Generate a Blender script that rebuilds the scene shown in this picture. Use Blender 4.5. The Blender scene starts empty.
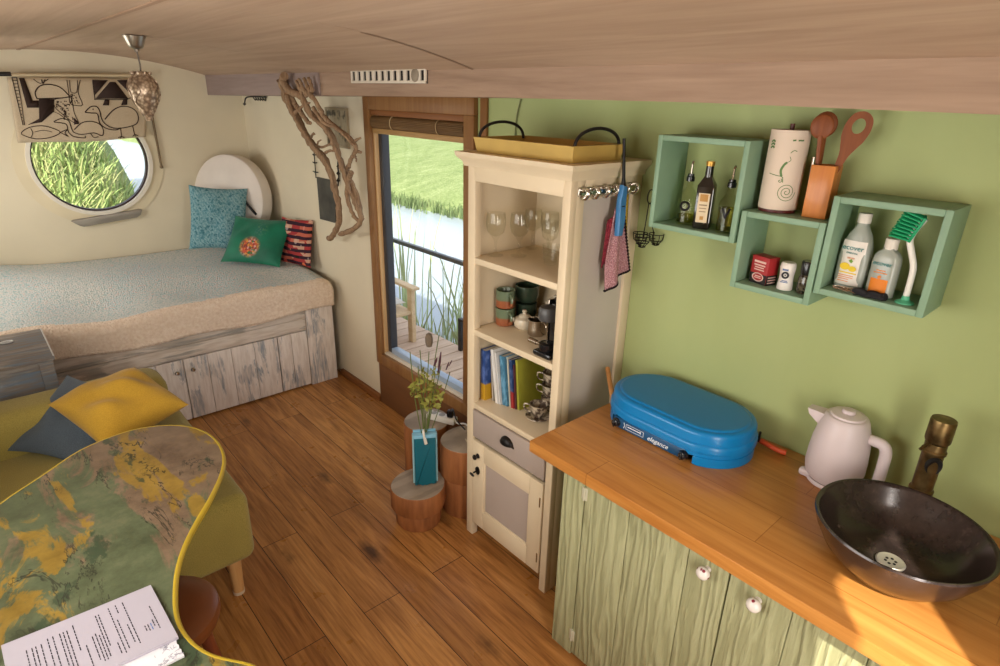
import bpy, bmesh, math, random
from mathutils import Matrix, Vector
random.seed(7)
S = bpy.context.scene
COL = S.collection
PI = math.pi
I4 = Matrix.Identity(4)

# ------------------------------------------------------------------ camera model (1000x666 frame)
RR = ((0.74740664, -0.66392852, 0.02412948),
      (-0.22705362, -0.28939734, -0.92989023),
      (0.62436365, 0.68952744, -0.36704486))
FPX = 597.8757
EYE = Vector((0, 0, 1.95))
def ray(u, v):
    a, b = (u-500)/FPX, (v-333)/FPX
    return Vector([RR[0][k]*a + RR[1][k]*b + RR[2][k] for k in range(3)])
def px_x(u, v, x): d = ray(u, v); return EYE + d*(x/d.x)
def px_y(u, v, y): d = ray(u, v); return EYE + d*(y/d.y)
def px_z(u, v, z): d = ray(u, v); return EYE + d*((z-EYE.z)/d.z)

cam = bpy.data.cameras.new('camera')
cam.sensor_width = 36.0
cam.lens = FPX*36/1000
cam.clip_start = 0.02
cam.clip_end = 300
camo = bpy.data.objects.new('camera', cam)
COL.objects.link(camo)
camo.matrix_world = Matrix(((RR[0][0], -RR[1][0], -RR[2][0], 0),
                            (RR[0][1], -RR[1][1], -RR[2][1], 0),
                            (RR[0][2], -RR[1][2], -RR[2][2], 1.95),
                            (0, 0, 0, 1)))
S.camera = camo
S.view_settings.view_transform = 'Standard'
S.view_settings.look = 'None'
S.view_settings.gamma = 1
S.view_settings.use_curve_mapping = False

# ------------------------------------------------------------------ mesh builder
class B:
    def __init__(s, M=None):
        s.bm = bmesh.new(); s.M = M or I4
    def merge(s, t, mi=0, M=None):
        for f in t.faces: f.material_index = mi
        X = s.M @ (M or I4)
        t.transform(X)
        if X.determinant() < 0: bmesh.ops.reverse_faces(t, faces=t.faces[:])
        me = bpy.data.meshes.new('tmp'); t.to_mesh(me); s.bm.from_mesh(me); bpy.data.meshes.remove(me); t.free()
        return s
    def raw(s, vs, fs, mi=0, M=None, fix=False):
        t = bmesh.new(); V = [t.verts.new(v) for v in vs]
        for f in fs:
            try: t.faces.new([V[i] for i in f])
            except ValueError: pass
        if fix: bmesh.ops.recalc_face_normals(t, faces=t.faces[:])
        return s.merge(t, mi, M)
    def box(s, lo, hi, bev=0.0, mi=0, M=None, seg=2):
        t = bmesh.new(); bmesh.ops.create_cube(t, size=1)
        for v in t.verts:
            v.co = Vector([(lo[k]+hi[k])/2 + v.co[k]*(hi[k]-lo[k]) for k in range(3)])
        if bev > 0:
            bev = min(bev, min(abs(hi[k]-lo[k]) for k in range(3))*0.49)
            bmesh.ops.bevel(t, geom=t.edges[:], offset=bev, segments=seg, profile=0.5, affect='EDGES')
        return s.merge(t, mi, M)
    def lathe(s, prof, c=(0,0,0), n=32, mi=0, M=None, sx=1, sy=1):
        vs, fs = [], []; m = len(prof); ring = []
        for r, z in prof:
            if r < 1e-6: ring.append([len(vs)]); vs.append((c[0], c[1], c[2]+z))
            else:
                ring.append(list(range(len(vs), len(vs)+n)))
                for i in range(n):
                    a = 2*PI*i/n; vs.append((c[0]+r*sx*math.cos(a), c[1]+r*sy*math.sin(a), c[2]+z))
        for k in range(m-1):
            A, C = ring[k], ring[k+1]
            for i in range(n):
                j = (i+1) % n
                if len(A) == 1 and len(C) == 1: continue
                if len(A) == 1: fs.append((A[0], C[j], C[i]))
                elif len(C) == 1: fs.append((A[i], A[j], C[0]))
                else: fs.append((A[i], A[j], C[j], C[i]))
        return s.raw(vs, fs, mi, M)
    def tube(s, pts, r, n=8, mi=0, M=None, closed=False, flat=1.0):
        P = [Vector(p) for p in pts]; m = len(P)
        rr = r if isinstance(r, (list, tuple)) else [r]*m
        vs, fs = [], []; nrm = None
        for i in range(m):
            if closed: tg = P[(i+1) % m]-P[i-1]
            else: tg = P[min(i+1, m-1)]-P[max(i-1, 0)]
            if tg.length < 1e-9: tg = Vector((0, 0, 1))
            tg.normalize()
            if nrm is None:
                nrm = tg.orthogonal().normalized()
            nrm = (nrm - tg*nrm.dot(tg))
            nrm = nrm.normalized() if nrm.length > 1e-6 else tg.orthogonal().normalized()
            bn = tg.cross(nrm)
            for k in range(n):
                a = 2*PI*k/n
                vs.append(P[i] + nrm*math.cos(a)*rr[i] + bn*math.sin(a)*rr[i]*flat)
        for i in range(m if closed else m-1):
            a, b = i*n, ((i+1) % m)*n
            for k in range(n):
                j = (k+1) % n; fs.append((a+k, a+j, b+j, b+k))
        if not closed:
            fs.append(tuple(range(n-1, -1, -1))); fs.append(tuple(range((m-1)*n, m*n)))
        return s.raw(vs, fs, mi, M)
    def prism(s, out, z0, z1, bev=0.0, mi=0, M=None, seg=2, side_mi=None):
        n = len(out)
        area = sum(out[i][0]*out[(i+1) % n][1]-out[(i+1) % n][0]*out[i][1] for i in range(n))
        if area < 0: out = out[::-1]
        t = bmesh.new()
        lo = [t.verts.new((p[0], p[1], z0)) for p in out]; hi = [t.verts.new((p[0], p[1], z1)) for p in out]
        top = t.faces.new(hi); bot = t.faces.new(lo[::-1]); sides = []
        for i in range(n):
            j = (i+1) % n; sides.append(t.faces.new((lo[i], lo[j], hi[j], hi[i])))
        if bev > 0:
            es = list(set(list(top.edges)+list(bot.edges)))
            bmesh.ops.bevel(t, geom=es, offset=bev, segments=seg, profile=0.5, affect='EDGES')
        if side_mi is not None:
            s.merge(t, mi, M)
            return s
        return s.merge(t, mi, M)
    def grid(s, fn, nu, nv, mi=0, M=None, flip=False):
        vs = [fn(i/nu, j/nv) for j in range(nv+1) for i in range(nu+1)]
        fs = []
        for j in range(nv):
            for i in range(nu):
                a = j*(nu+1)+i; q = (a, a+1, a+nu+2, a+nu+1)
                fs.append(q[::-1] if flip else q)
        return s.raw(vs, fs, mi, M)
    def cushion(s, w, h, t, M=None, mi=0, n=16, pinch=0.07, lump=0.0, seed=0):
        rnd = random.Random(seed); ph = [rnd.uniform(0, 6) for _ in range(6)]
        tb = bmesh.new(); front, back = {}, {}
        for j in range(n+1):
            for i in range(n+1):
                u, v = -1+2*i/n, -1+2*j/n
                u = math.copysign(1-(1-abs(u))**1.3, u); v = math.copysign(1-(1-abs(v))**1.3, v)
                x = u*w/2*(1-pinch*(1-v*v)*abs(u)**2); y = v*h/2*(1-pinch*(1-u*u)*abs(v)**2)
                e = max(0, (1-abs(u)**2.6))*max(0, (1-abs(v)**2.6))
                z = t/2*(e**0.55)
                lp = lump*e*(math.sin(5*u+3*v+ph[0])+math.sin(-4*u+6*v+ph[1])+.6*math.sin(9*u-5*v+ph[2]))
                front[i, j] = tb.verts.new((x, y, z+lp))
                back[i, j] = front[i, j] if (i in (0, n) or j in (0, n)) else tb.verts.new((x, y, -z+lp*.5))
        for j in range(n):
            for i in range(n):
                tb.faces.new((front[i, j], front[i+1, j], front[i+1, j+1], front[i, j+1]))
                q = (back[i, j+1], back[i+1, j+1], back[i+1, j], back[i, j])
                if len(set(q)) == 4:
                    try: tb.faces.new(q)
                    except ValueError: pass
        return s.merge(tb, mi, M)
    def text(s, body, size, M, mi=0, ext=0.0004, fn=None, shear=0.0, bold=0.0):
        cu = bpy.data.curves.new('t', 'FONT'); cu.body = body; cu.size = size; cu.extrude = ext
        cu.align_x = 'CENTER'; cu.align_y = 'CENTER'; cu.shear = shear; cu.offset = bold; cu.resolution_u = 3
        o = bpy.data.objects.new('t', cu); COL.objects.link(o)
        dg = bpy.context.evaluated_depsgraph_get(); dg.update()
        me = bpy.data.meshes.new_from_object(o.evaluated_get(dg))
        t = bmesh.new(); t.from_mesh(me)
        bpy.data.objects.remove(o); bpy.data.curves.remove(cu); bpy.data.meshes.remove(me)
        if fn:
            for v in t.verts: v.co = Vector(fn(v.co))
        return s.merge(t, mi, M)

ORG = {}
def obj(name, b, mats, parent=None, org=None, angle=40, flat=False):
    bm = b.bm
    if parent is not None: o_ = ORG[parent]
    elif org is not None: o_ = Vector(org)
    else:
        vs = [v.co for v in bm.verts]
        o_ = Vector(((min(v.x for v in vs)+max(v.x for v in vs))/2, (min(v.y for v in vs)+max(v.y for v in vs))/2, min(v.z for v in vs)))
    bmesh.ops.translate(bm, verts=bm.verts[:], vec=-o_)
    me = bpy.data.meshes.new(name); bm.to_mesh(me); bm.free()
    for m in (mats if isinstance(mats, (list, tuple)) else [mats]): me.materials.append(m)
    if not flat:
        me.polygons.foreach_set('use_smooth', [True]*len(me.polygons))
        me.set_sharp_from_angle(angle=math.radians(angle))
    o = bpy.data.objects.new(name, me); COL.objects.link(o)
    if parent is not None: o.parent = parent
    else: o.location = o_
    ORG[o] = o_
    return o
def tag(o, label=None, cat=None, group=None, kind=None):
    if label: o['label'] = label
    if cat: o['category'] = cat
    if group: o['group'] = group
    if kind: o['kind'] = kind
    return o
def thing(name, label, cat, org, group=None):
    o = bpy.data.objects.new(name, None); COL.objects.link(o); o.location = org; o.empty_display_size = .05
    ORG[o] = Vector(org); return tag(o, label, cat, group)
def struct(name, b, mats, parent=None, org=None, **k):
    o = obj(name, b, mats, parent, org, **k); o['kind'] = 'structure'; return o
def copy_thing(o, delta, label=None, rotz=0.0):
    r = o.copy(); COL.objects.link(r); r.location = o.location + Vector(delta); r.rotation_euler = (0, 0, rotz)
    if label: r['label'] = label
    for ch in o.children:
        c = ch.copy(); COL.objects.link(c); c.parent = r
        for g in ch.children:
            d = g.copy(); COL.objects.link(d); d.parent = c
    return r
def T(x=0, y=0, z=0): return Matrix.Translation((x, y, z))
def RX(a): return Matrix.Rotation(a, 4, 'X')
def RY(a): return Matrix.Rotation(a, 4, 'Y')
def RZ(a): return Matrix.Rotation(a, 4, 'Z')
def frame(c, xdir, zdir):
    z = Vector(zdir).normalized(); x = Vector(xdir); x = (x-z*x.dot(z)).normalized(); y = z.cross(x)
    return Matrix(((x.x, y.x, z.x, c[0]), (x.y, y.y, z.y, c[1]), (x.z, y.z, z.z, c[2]), (0, 0, 0, 1)))
def smooth_path(pts, k=4):
    P = [Vector(p) for p in pts]; out = []
    for i in range(len(P)-1):
        p0, p1, p2, p3 = P[max(i-1, 0)], P[i], P[i+1], P[min(i+2, len(P)-1)]
        for j in range(k):
            t = j/k
            out.append(0.5*((2*p1)+(p2-p0)*t+(2*p0-5*p1+4*p2-p3)*t*t+(3*p1-p0-3*p2+p3)*t**3))
    out.append(P[-1]); return out
def closed_path(pts, k=5):
    P = [Vector(p) for p in pts]; n = len(P); out = []
    for i in range(n):
        p0, p1, p2, p3 = P[i-1], P[i], P[(i+1) % n], P[(i+2) % n]
        for j in range(k):
            t = j/k
            out.append(0.5*((2*p1)+(p2-p0)*t+(2*p0-5*p1+4*p2-p3)*t*t+(3*p1-p0-3*p2+p3)*t**3))
    return out

# ------------------------------------------------------------------ materials
def lin(h):
    h = h.lstrip('#'); c = [int(h[i:i+2], 16)/255 for i in (0, 2, 4)]
    return tuple((x/12.92 if x <= .04045 else ((x+.055)/1.055)**2.4) for x in c)+(1,)
class NT:
    def __init__(s, name):
        s.m = bpy.data.materials.new(name); s.m.use_nodes = True; s.t = s.m.node_tree; s.n = s.t.nodes; s.l = s.t.links
        s.bsdf = s.n['Principled BSDF']
        s.tc = s.n.new('ShaderNodeTexCoord').outputs['Object']
    def link(s, a, b): s.l.new(a, b)
    def mapping(s, scale=(1,1,1), rot=(0,0,0), loc=(0,0,0), src=None):
        k = s.n.new('ShaderNodeMapping'); k.inputs['Scale'].default_value = scale; k.inputs['Rotation'].default_value = rot
        k.inputs['Location'].default_value = loc; s.link(src or s.tc, k.inputs['Vector']); return k.outputs[0]
    def noise(s, vec=None, scale=5, detail=4, rough=.5, dist=0):
        k = s.n.new('ShaderNodeTexNoise'); k.inputs['Scale'].default_value = scale; k.inputs['Detail'].default_value = detail
        k.inputs['Roughness'].default_value = rough; k.inputs['Distortion'].default_value = dist
        s.link(vec or s.tc, k.inputs['Vector']); return k.outputs['Fac']
    def vor(s, vec=None, scale=5, out='Distance', feature='F1'):
        k = s.n.new('ShaderNodeTexVoronoi'); k.feature = feature; k.inputs['Scale'].default_value = scale
        s.link(vec or s.tc, k.inputs['Vector']); return k.outputs[out]
    def wave(s, vec=None, scale=5, dist=0, detail=2, dscale=1, direction='X', rings=False):
        k = s.n.new('ShaderNodeTexWave'); k.inputs['Scale'].default_value = scale; k.inputs['Distortion'].default_value = dist
        k.inputs['Detail'].default_value = detail; k.inputs['Detail Scale'].default_value = dscale
        if rings: k.wave_type = 'RINGS'
        else: k.bands_direction = direction
        s.link(vec or s.tc, k.inputs['Vector']); return k.outputs['Fac']
    def ramp(s, fac, stops, const=False):
        k = s.n.new('ShaderNodeValToRGB'); e = k.color_ramp.elements
        if const: k.color_ramp.interpolation = 'CONSTANT'
        while len(e) > 1: e.remove(e[-1])
        e[0].position = stops[0][0]; e[0].color = stops[0][1] if not isinstance(stops[0][1], str) else lin(stops[0][1])
        for p, c in stops[1:]:
            x = e.new(p); x.color = lin(c) if isinstance(c, str) else c
        s.link(fac, k.inputs[0]); return k.outputs[0]
    def mix(s, fac, a, b, mode='MIX'):
        k = s.n.new('ShaderNodeMix'); k.data_type = 'RGBA'; k.blend_type = mode
        for sock, v in ((k.inputs[0], fac), (k.inputs[6], a), (k.inputs[7], b)):
            if isinstance(v, (int, float)): sock.default_value = v
            elif isinstance(v, str): sock.default_value = lin(v)
            elif isinstance(v, tuple): sock.default_value = v
            else: s.link(v, sock)
        return k.outputs[2]
    def math(s, op, a, b=0.0):
        k = s.n.new('ShaderNodeMath'); k.operation = op
        for sock, v in ((k.inputs[0], a), (k.inputs[1], b)):
            if isinstance(v, (int, float)): sock.default_value = v
            else: s.link(v, sock)
        return k.outputs[0]
    def near(s, p, r0, r1):
        k = s.n.new('ShaderNodeVectorMath'); k.operation = 'DISTANCE'; s.link(s.tc, k.inputs[0]); k.inputs[1].default_value = p
        return s.ramp(k.outputs['Value'], [(r0, (1,1,1,1)), (r1, (0,0,0,1))])
    def base(s, c):
        if isinstance(c, str): s.bsdf.inputs['Base Color'].default_value = lin(c)
        else: s.link(c, s.bsdf.inputs['Base Color'])
        return s
    def set(s, rough=.5, metal=0, spec=.5, trans=0, ior=1.45, coat=0, sheen=0, alpha=1):
        i = s.bsdf.inputs
        if isinstance(rough, (int, float)): i['Roughness'].default_value = rough
        else: s.link(rough, i['Roughness'])
        i['Metallic'].default_value = metal; i['Specular IOR Level'].default_value = spec
        i['Transmission Weight'].default_value = trans; i['IOR'].default_value = ior; i['Coat Weight'].default_value = coat
        i['Sheen Weight'].default_value = sheen; i['Coat Roughness'].default_value = .15; i['Alpha'].default_value = alpha
        return s
    def bump(s, h, strength=.3, dist=.002):
        k = s.n.new('ShaderNodeBump'); k.inputs['Strength'].default_value = strength; k.inputs['Distance'].default_value = dist
        s.link(h, k.inputs['Height']); s.link(k.outputs[0], s.bsdf.inputs['Normal']); return s

def plain(name, col, rough=.5, metal=0, var=.12, vscale=6, bump=0, bscale=150, **k):
    m = NT(name); n = m.noise(scale=vscale, detail=5)
    c = lin(col); d = tuple(x*(1-var) for x in c[:3])+(1,); l = tuple(min(1, x*(1+var)) for x in c[:3])+(1,)
    m.base(m.ramp(n, [(.3, d), (.7, l)])); m.set(rough, metal, **k)
    if bump: m.bump(m.noise(scale=bscale, detail=3), bump, .001)
    return m.m
def fabric(name, col, col2=None, scale=350, rough=.95, bump=.5, var=.1):
    m = NT(name); n = m.noise(scale=scale, detail=2); n2 = m.noise(scale=9, detail=4)
    c = lin(col); c2 = lin(col2) if col2 else tuple(x*.72 for x in c[:3])+(1,)
    a = m.ramp(n, [(.35, c2), (.65, c)])
    m.base(m.mix(var*2, a, m.ramp(n2, [(.35, tuple(x*.7 for x in c[:3])+(1,)), (.65, c)]))); m.set(rough, 0, spec=.2, sheen=.15)
    m.bump(n, bump, .002); return m.m
def wood(name, dark, light, axis='Y', scale=1.0, rough=.5, bump=.2, knots=None, fine=.5, dist=1.2, coat=0, contrast=(.32, .68)):
    m = NT(name); along, across = .9*scale, 14*scale
    sc = {'X': (along, across, across), 'Y': (across, along, across), 'Z': (across, across, along)}[axis]
    v = m.mapping(sc); n = m.noise(v, 1.0, 6, .62, dist)
    col = m.ramp(n, [(contrast[0], dark), (contrast[1], light)])
    v2 = m.mapping(tuple(x*5 for x in sc)); n2 = m.noise(v2, 1.0, 3, .5)
    col = m.mix(fine*.5, col, m.ramp(n2, [(.35, dark), (.6, light)]))
    if knots:
        kd = m.vor(m.mapping(tuple(max(1, min(x, 3))*.9*scale for x in sc)), 1.2)
        col = m.mix(m.ramp(kd, [(.03, (1,1,1,1)), (.10, (0,0,0,1))]), col, knots)
    m.base(col); m.set(rough, 0, spec=.4, coat=coat); m.bump(m.mix(.5, n, n2), bump, .003); return m.m
def whitewash(name, base, patch, under, axis='Z', amt=.55, rough=.75):
    m = NT(name); sc = {'X': (1.2, 12, 12), 'Y': (12, 1.2, 12), 'Z': (12, 12, 1.6)}[axis]
    n = m.noise(m.mapping(sc), 1.0, 8, .7, .6); n2 = m.noise(scale=3.2, detail=3)
    g = m.noise(m.mapping(tuple(x*6 for x in sc)), 1, 3)
    mask = m.ramp(m.math('MULTIPLY', n, m.math('ADD', n2, .5)), [(amt, (0,0,0,1)), (amt+.05, (1,1,1,1))])
    col = m.mix(mask, m.ramp(g, [(.3, under), (.6, base)]), m.ramp(g, [(.35, under), (.65, patch)]))
    m.base(col); m.set(rough, 0, spec=.25); m.bump(m.mix(.5, n, g), .3, .002); return m.m
def glass(name, col='#ffffff', rough=.0, ior=1.45):
    m = NT(name); m.base(col); m.set(rough, 0, trans=1, ior=ior); return m.m
def thin_glass(name, tint='#f6f6f2', edge=.55):
    m = NT(name); tr = m.n.new('ShaderNodeBsdfTransparent'); tr.inputs['Color'].default_value = lin(tint); gl = m.n.new('ShaderNodeBsdfGlossy'); gl.inputs['Roughness'].default_value = .03
    lw = m.n.new('ShaderNodeLayerWeight'); lw.inputs['Blend'].default_value = .35; f = m.math('ADD', m.math('MULTIPLY', m.math('POWER', lw.outputs['Facing'], 2.2), edge), .02)
    mx = m.n.new('ShaderNodeMixShader'); m.link(f, mx.inputs[0]); m.link(tr.outputs[0], mx.inputs[1]); m.link(gl.outputs[0], mx.inputs[2]); m.link(mx.outputs[0], m.n['Material Output'].inputs['Surface']); return m.m
def pane(name):
    m = NT(name); tr = m.n.new('ShaderNodeBsdfTransparent'); gl = m.n.new('ShaderNodeBsdfGlossy'); gl.inputs['Roughness'].default_value = .02
    mx = m.n.new('ShaderNodeMixShader'); mx.inputs[0].default_value = .035
    m.link(tr.outputs[0], mx.inputs[1]); m.link(gl.outputs[0], mx.inputs[2])
    m.link(mx.outputs[0], m.n['Material Output'].inputs['Surface']); return m.m
# ------------------------------------------------------------------ the setting
WX, XL, YB, YF = 1.85, -0.42, -0.50, 5.15
def arch(x): return 2.165-.15*(x-.72)**2

# floor: oak boards along the room
def floor_mat():
    m = NT('oak_floor_boards')
    v = m.mapping((1, 1, 1), (0, 0, PI/2))
    br = m.n.new('ShaderNodeTexBrick'); br.inputs['Scale'].default_value = 1; br.inputs['Brick Width'].default_value = 1.7
    br.inputs['Row Height'].default_value = .168; br.inputs['Mortar Size'].default_value = .0016; br.inputs['Mortar Smooth'].default_value = .1
    br.offset = .37; br.inputs['Bias'].default_value = 0
    br.inputs['Color1'].default_value = (0, 0, 0, 1); br.inputs['Color2'].default_value = (1, 1, 1, 1); br.inputs['Mortar'].default_value = (.5, .5, .5, 1)
    m.link(v, br.inputs['Vector'])
    # grain shifted per board
    sh = m.n.new('ShaderNodeVectorMath'); sh.operation = 'ADD'; m.link(m.mapping((11, 1.0, 1)), sh.inputs[0])
    mul = m.n.new('ShaderNodeVectorMath'); mul.operation = 'SCALE'; m.link(br.outputs['Color'], mul.inputs[0]); mul.inputs['Scale'].default_value = 17
    m.link(mul.outputs[0], sh.inputs[1]); g = sh.outputs[0]
    n = m.noise(g, 1.0, 7, .62, 1.6)
    col = m.ramp(n, [(.26, '#5f3c1e'), (.44, '#9c6a39'), (.58, '#c48d50'), (.76, '#dba96c')])
    f = m.noise(m.mapping((90, 4, 1)), 1, 3, .6)
    col = m.mix(.45, col, m.ramp(f, [(.34, '#87552a'), (.60, '#cd9454')]))
    col = m.mix(.6, col, m.ramp(br.outputs['Color'], [(0, '#cdb6a2'), (1, '#ffffff')]), 'MULTIPLY')
    k = m.vor(m.mapping((4.2, 1.5, 1)), 1.0)
    kn = m.noise(m.mapping((30, 20, 1)), 1, 4)
    km = m.ramp(m.math('ADD', k, m.math('MULTIPLY', kn, .12)), [(.13, (1,1,1,1)), (.24, (0,0,0,1))])
    col = m.mix(m.math('MULTIPLY', km, .8), col, '#27130a')
    col = m.mix(m.ramp(br.outputs['Fac'], [(0, (0,0,0,1)), (1, (1,1,1,1))]), col, '#2c170c')
    m.base(col); m.set(m.ramp(m.noise(scale=7, detail=3), [(.3, (.26,)*3+(1,)), (.7, (.42,)*3+(1,))]), 0, spec=.45)
    h = m.math('SUBTRACT', m.math('ADD', m.math('MULTIPLY', n, .6), m.math('MULTIPLY', f, .5)), m.math('MULTIPLY', br.outputs['Fac'], 1.5))
    m.bump(h, .35, .002); return m.m
b = B(); b.box((XL-.1, YB-.1, -.06), (WX+.1, YF+.1, 0)); struct('floor', b, floor_mat(), org=(0, 0, 0))

WHITE = plain('cream_wall_paint', '#ddd2b8', .75, var=.04, vscale=2.5, bump=.12, bscale=60)
def green_mat():
    m = NT('pistachio_wall_paint'); n = m.noise(m.mapping((3, 3, 1.2)), 1, 4)
    m.base(m.ramp(n, [(.3, '#9ea971'), (.7, '#a9b37c')])); m.set(.62, 0, spec=.35)
    m.bump(m.noise(m.mapping((160, 160, 5)), 1, 3), .15, .001); return m.m
GREEN = green_mat()
PLY = wood('whitewashed_plywood', '#a88c75', '#c0a58d', 'Y', .45, .6, .1, fine=.25, dist=2.2)
BEAMW = wood('limewashed_beam', '#8a705d', '#ab907a', 'Y', .9, .65, .5, knots='#6f5547', dist=1.0)
BEAMW2 = wood('limewashed_beam_end_board', '#877570', '#9c8a83', 'Y', .9, .65, .4, dist=1.0)
CASING = wood('brown_stained_casing', '#7e532d', '#987044', 'Z', .8, .45, .12, fine=.35)
CASINGH = wood('brown_stained_board', '#7c4c27', '#8f5c31', 'Y', .8, .5, .12, fine=.35)
PALEWOOD = wood('pale_pine_lining', '#c89c68', '#e0bd8c', 'Z', .8, .5, .1, fine=.3)
GREYFRAME = plain('anthracite_window_sash', '#35363a', .35, var=.05)
OFFWHITE = plain('cream_white_lacquer', '#e3dccd', .4, var=.04)
RUBBER = plain('dark_red_rubber_seal', '#2c1717', .5)
PANE = pane('clear_window_pane')

# right wall: cream to the far end, green at the kitchen
WY0, WY1, WZ0, WZ1 = 2.29, 3.165, .36, 1.90
b = B()
b.box((WX, 3.165, -.05), (WX+.1, YF+.1, 2.2)); b.box((WX, 2.29, -.05), (WX+.1, 3.165, WZ0)); b.box((WX, 2.29, WZ1), (WX+.1, 3.165, 2.2))
b.box((WX, YB-.1, -.05), (WX+.1, 2.29, 2.2), mi=1)
struct('wall_right', b, [WHITE, GREEN], org=(WX, 2, 0))
# left wall with two added openings for fill light, over table and bed
b = B(); LY0, LY1, LZ0, LZ1 = .55, 2.35, 1.0, 1.85
b.box((XL-.1, YB-.1, -.05), (XL, LY0, 2.1)); b.box((XL-.1, LY1, -.05), (XL, 3.75, 2.1)); b.box((XL-.1, 4.75, -.05), (XL, YF+.1, 2.1)); b.box((XL-.1, 3.75, -.05), (XL, 4.75, 1.15)); b.box((XL-.1, 3.75, 1.80), (XL, 4.75, 2.1))
b.box((XL-.1, LY0, -.05), (XL, LY1, LZ0)); b.box((XL-.1, LY0, LZ1), (XL, LY1, 2.1))
struct('wall_left', b, WHITE, org=(XL, 2, 0))
# wall behind the camera with a glazed opening
b = B(); BX0, BX1, BZ0, BZ1 = .375, .725, .55, 2.0
b.box((XL-.1, YB-.04, -.05), (BX0, YB, 2.25)); b.box((BX1, YB-.04, -.05), (WX+.1, YB, 2.25))
b.box((BX0, YB-.04, -.05), (BX1, YB, BZ0)); b.box((BX0, YB-.04, BZ1), (BX1, YB, 2.25))
struct('wall_back', b, WHITE, org=(.7, YB, 0))
b = B(); b.box((BX0, YB-.03, BZ0), (BX1, YB-.024, BZ1)); 
w3 = struct('window_3', b, PANE)
b = B(); b.box((XL-.06, LY0, LZ0), (XL-.054, LY1, LZ1)); w4 = struct('added_window_4', b, PANE)  # added window, out of view, lets the table fill light in
b = B()
for y in (LY0, 1.43, LY1-.04): b.box((XL-.085, y, LZ0), (XL-.02, y+.04, LZ1))
b2y0, b2y1 = 3.75, 4.75
for z in (LZ0, LZ1-.04): b.box((XL-.085, LY0, z), (XL-.02, LY1, z+.04))
obj('window_frame', b, OFFWHITE, w4)  # frame of the added left window, out of view

b = B(); b.raw([(XL-.1, .1, 2.0), (XL-.1, 5.2, 2.0), (XL-1.5, 5.2, 1.62), (XL-1.5, .1, 1.62), (XL-.1, .1, 2.03), (XL-.1, 5.2, 2.03), (XL-1.5, 5.2, 1.65), (XL-1.5, .1, 1.65)], [(0, 1, 2, 3), (4, 5, 6, 7), (0, 3, 7, 4), (1, 2, 6, 5), (3, 2, 6, 7), (0, 1, 5, 4)], fix=True)
struct('sun_blocker', b, OFFWHITE)  # added unseen slab that keeps the sun out of the left openings
b = B(); b.box((XL-.06, 3.75, 1.15), (XL-.054, 4.75, 1.80)); w5 = struct('added_window_5', b, PANE)  # added window, out of view, opened to brighten the bed end
# far wall with the round opening
PC, PR = (.757, 1.462), .372
def ring_wall(y0, y1):
    b = B(); n = 96; x0, x1, z0, z1 = XL-.1, WX+.1, -.05, 2.3
    ins, outs = [], []
    for i in range(n):
        a = 2*PI*i/n; dx, dz = math.cos(a), math.sin(a)
        ins.append((PC[0]+PR*dx, PC[1]+PR*dz))
        t = min((x1-PC[0])/dx if dx > 1e-9 else 1e9, (x0-PC[0])/dx if dx < -1e-9 else 1e9,
                (z1-PC[1])/dz if dz > 1e-9 else 1e9, (z0-PC[1])/dz if dz < -1e-9 else 1e9)
        outs.append((PC[0]+t*dx, PC[1]+t*dz))
    vs = []
    for y in (y0, y1):
        vs += [(p[0], y, p[1]) for p in ins] + [(p[0], y, p[1]) for p in outs]
    fs = []
    for i in range(n):
        j = (i+1) % n
        fs += [(i, j, n+j, n+i), (2*n+j, 2*n+i, 3*n+i, 3*n+j), (j, i, 2*n+i, 2*n+j)]
    for c in ((x0, z0), (x1, z0), (x1, z1), (x0, z1)): pass
    b.raw(vs, fs, fix=True); return b
struct('wall_far', ring_wall(YF, YF+.1), WHITE, org=(.7, YF, 0))

# porthole: flange plate, white ring, dark seal, pane, little condensation tray
def annulus(b, r0, r1, y0, y1, mi=0, n=96, c=PC):
    prof = [(r0, y0), (r1, y0), (r1, y1), (r0, y1), (r0, y0)]
    M = Matrix(((1, 0, 0, c[0]), (0, 0, 1, 0), (0, 1, 0, c[1]), (0, 0, 0, 1)))
    b.lathe([(r, z) for r, z in prof][::-1], n=n, M=M, mi=mi)
b = B(); annulus(b, .372, .445, YF-.006, YF+.005)
w1 = struct('window_1', b, plain('flange_paint', '#dccfb0', .7, var=.04), org=(PC[0], YF, PC[1]))
b = B(); annulus(b, .349, .374, YF-.020, YF+.09); obj('window_frame', b, OFFWHITE, w1)
b = B(); annulus(b, .338, .350, YF+.015, YF+.06); obj('rubber_seal', b, RUBBER, w1)
b = B(); annulus(b, 0.0005, .342, YF+.035, YF+.041); obj('glass', b, PANE, w1)
b = B(); b.prism([(.595, 1.022), (.615, 1.014), (.955, 1.044), (.985, 1.062), (1.0, 1.098), (.985, 1.103), (.56, 1.066), (.55, 1.058)], 0, .035, .006,
                 M=Matrix(((1, 0, 0, 0), (0, 0, -1, YF), (0, 1, 0, .005), (0, 0, 0, 1)))); obj('window_sill', b, plain('aluminium_tray', '#9d968b', .45, .4), w1)

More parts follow.
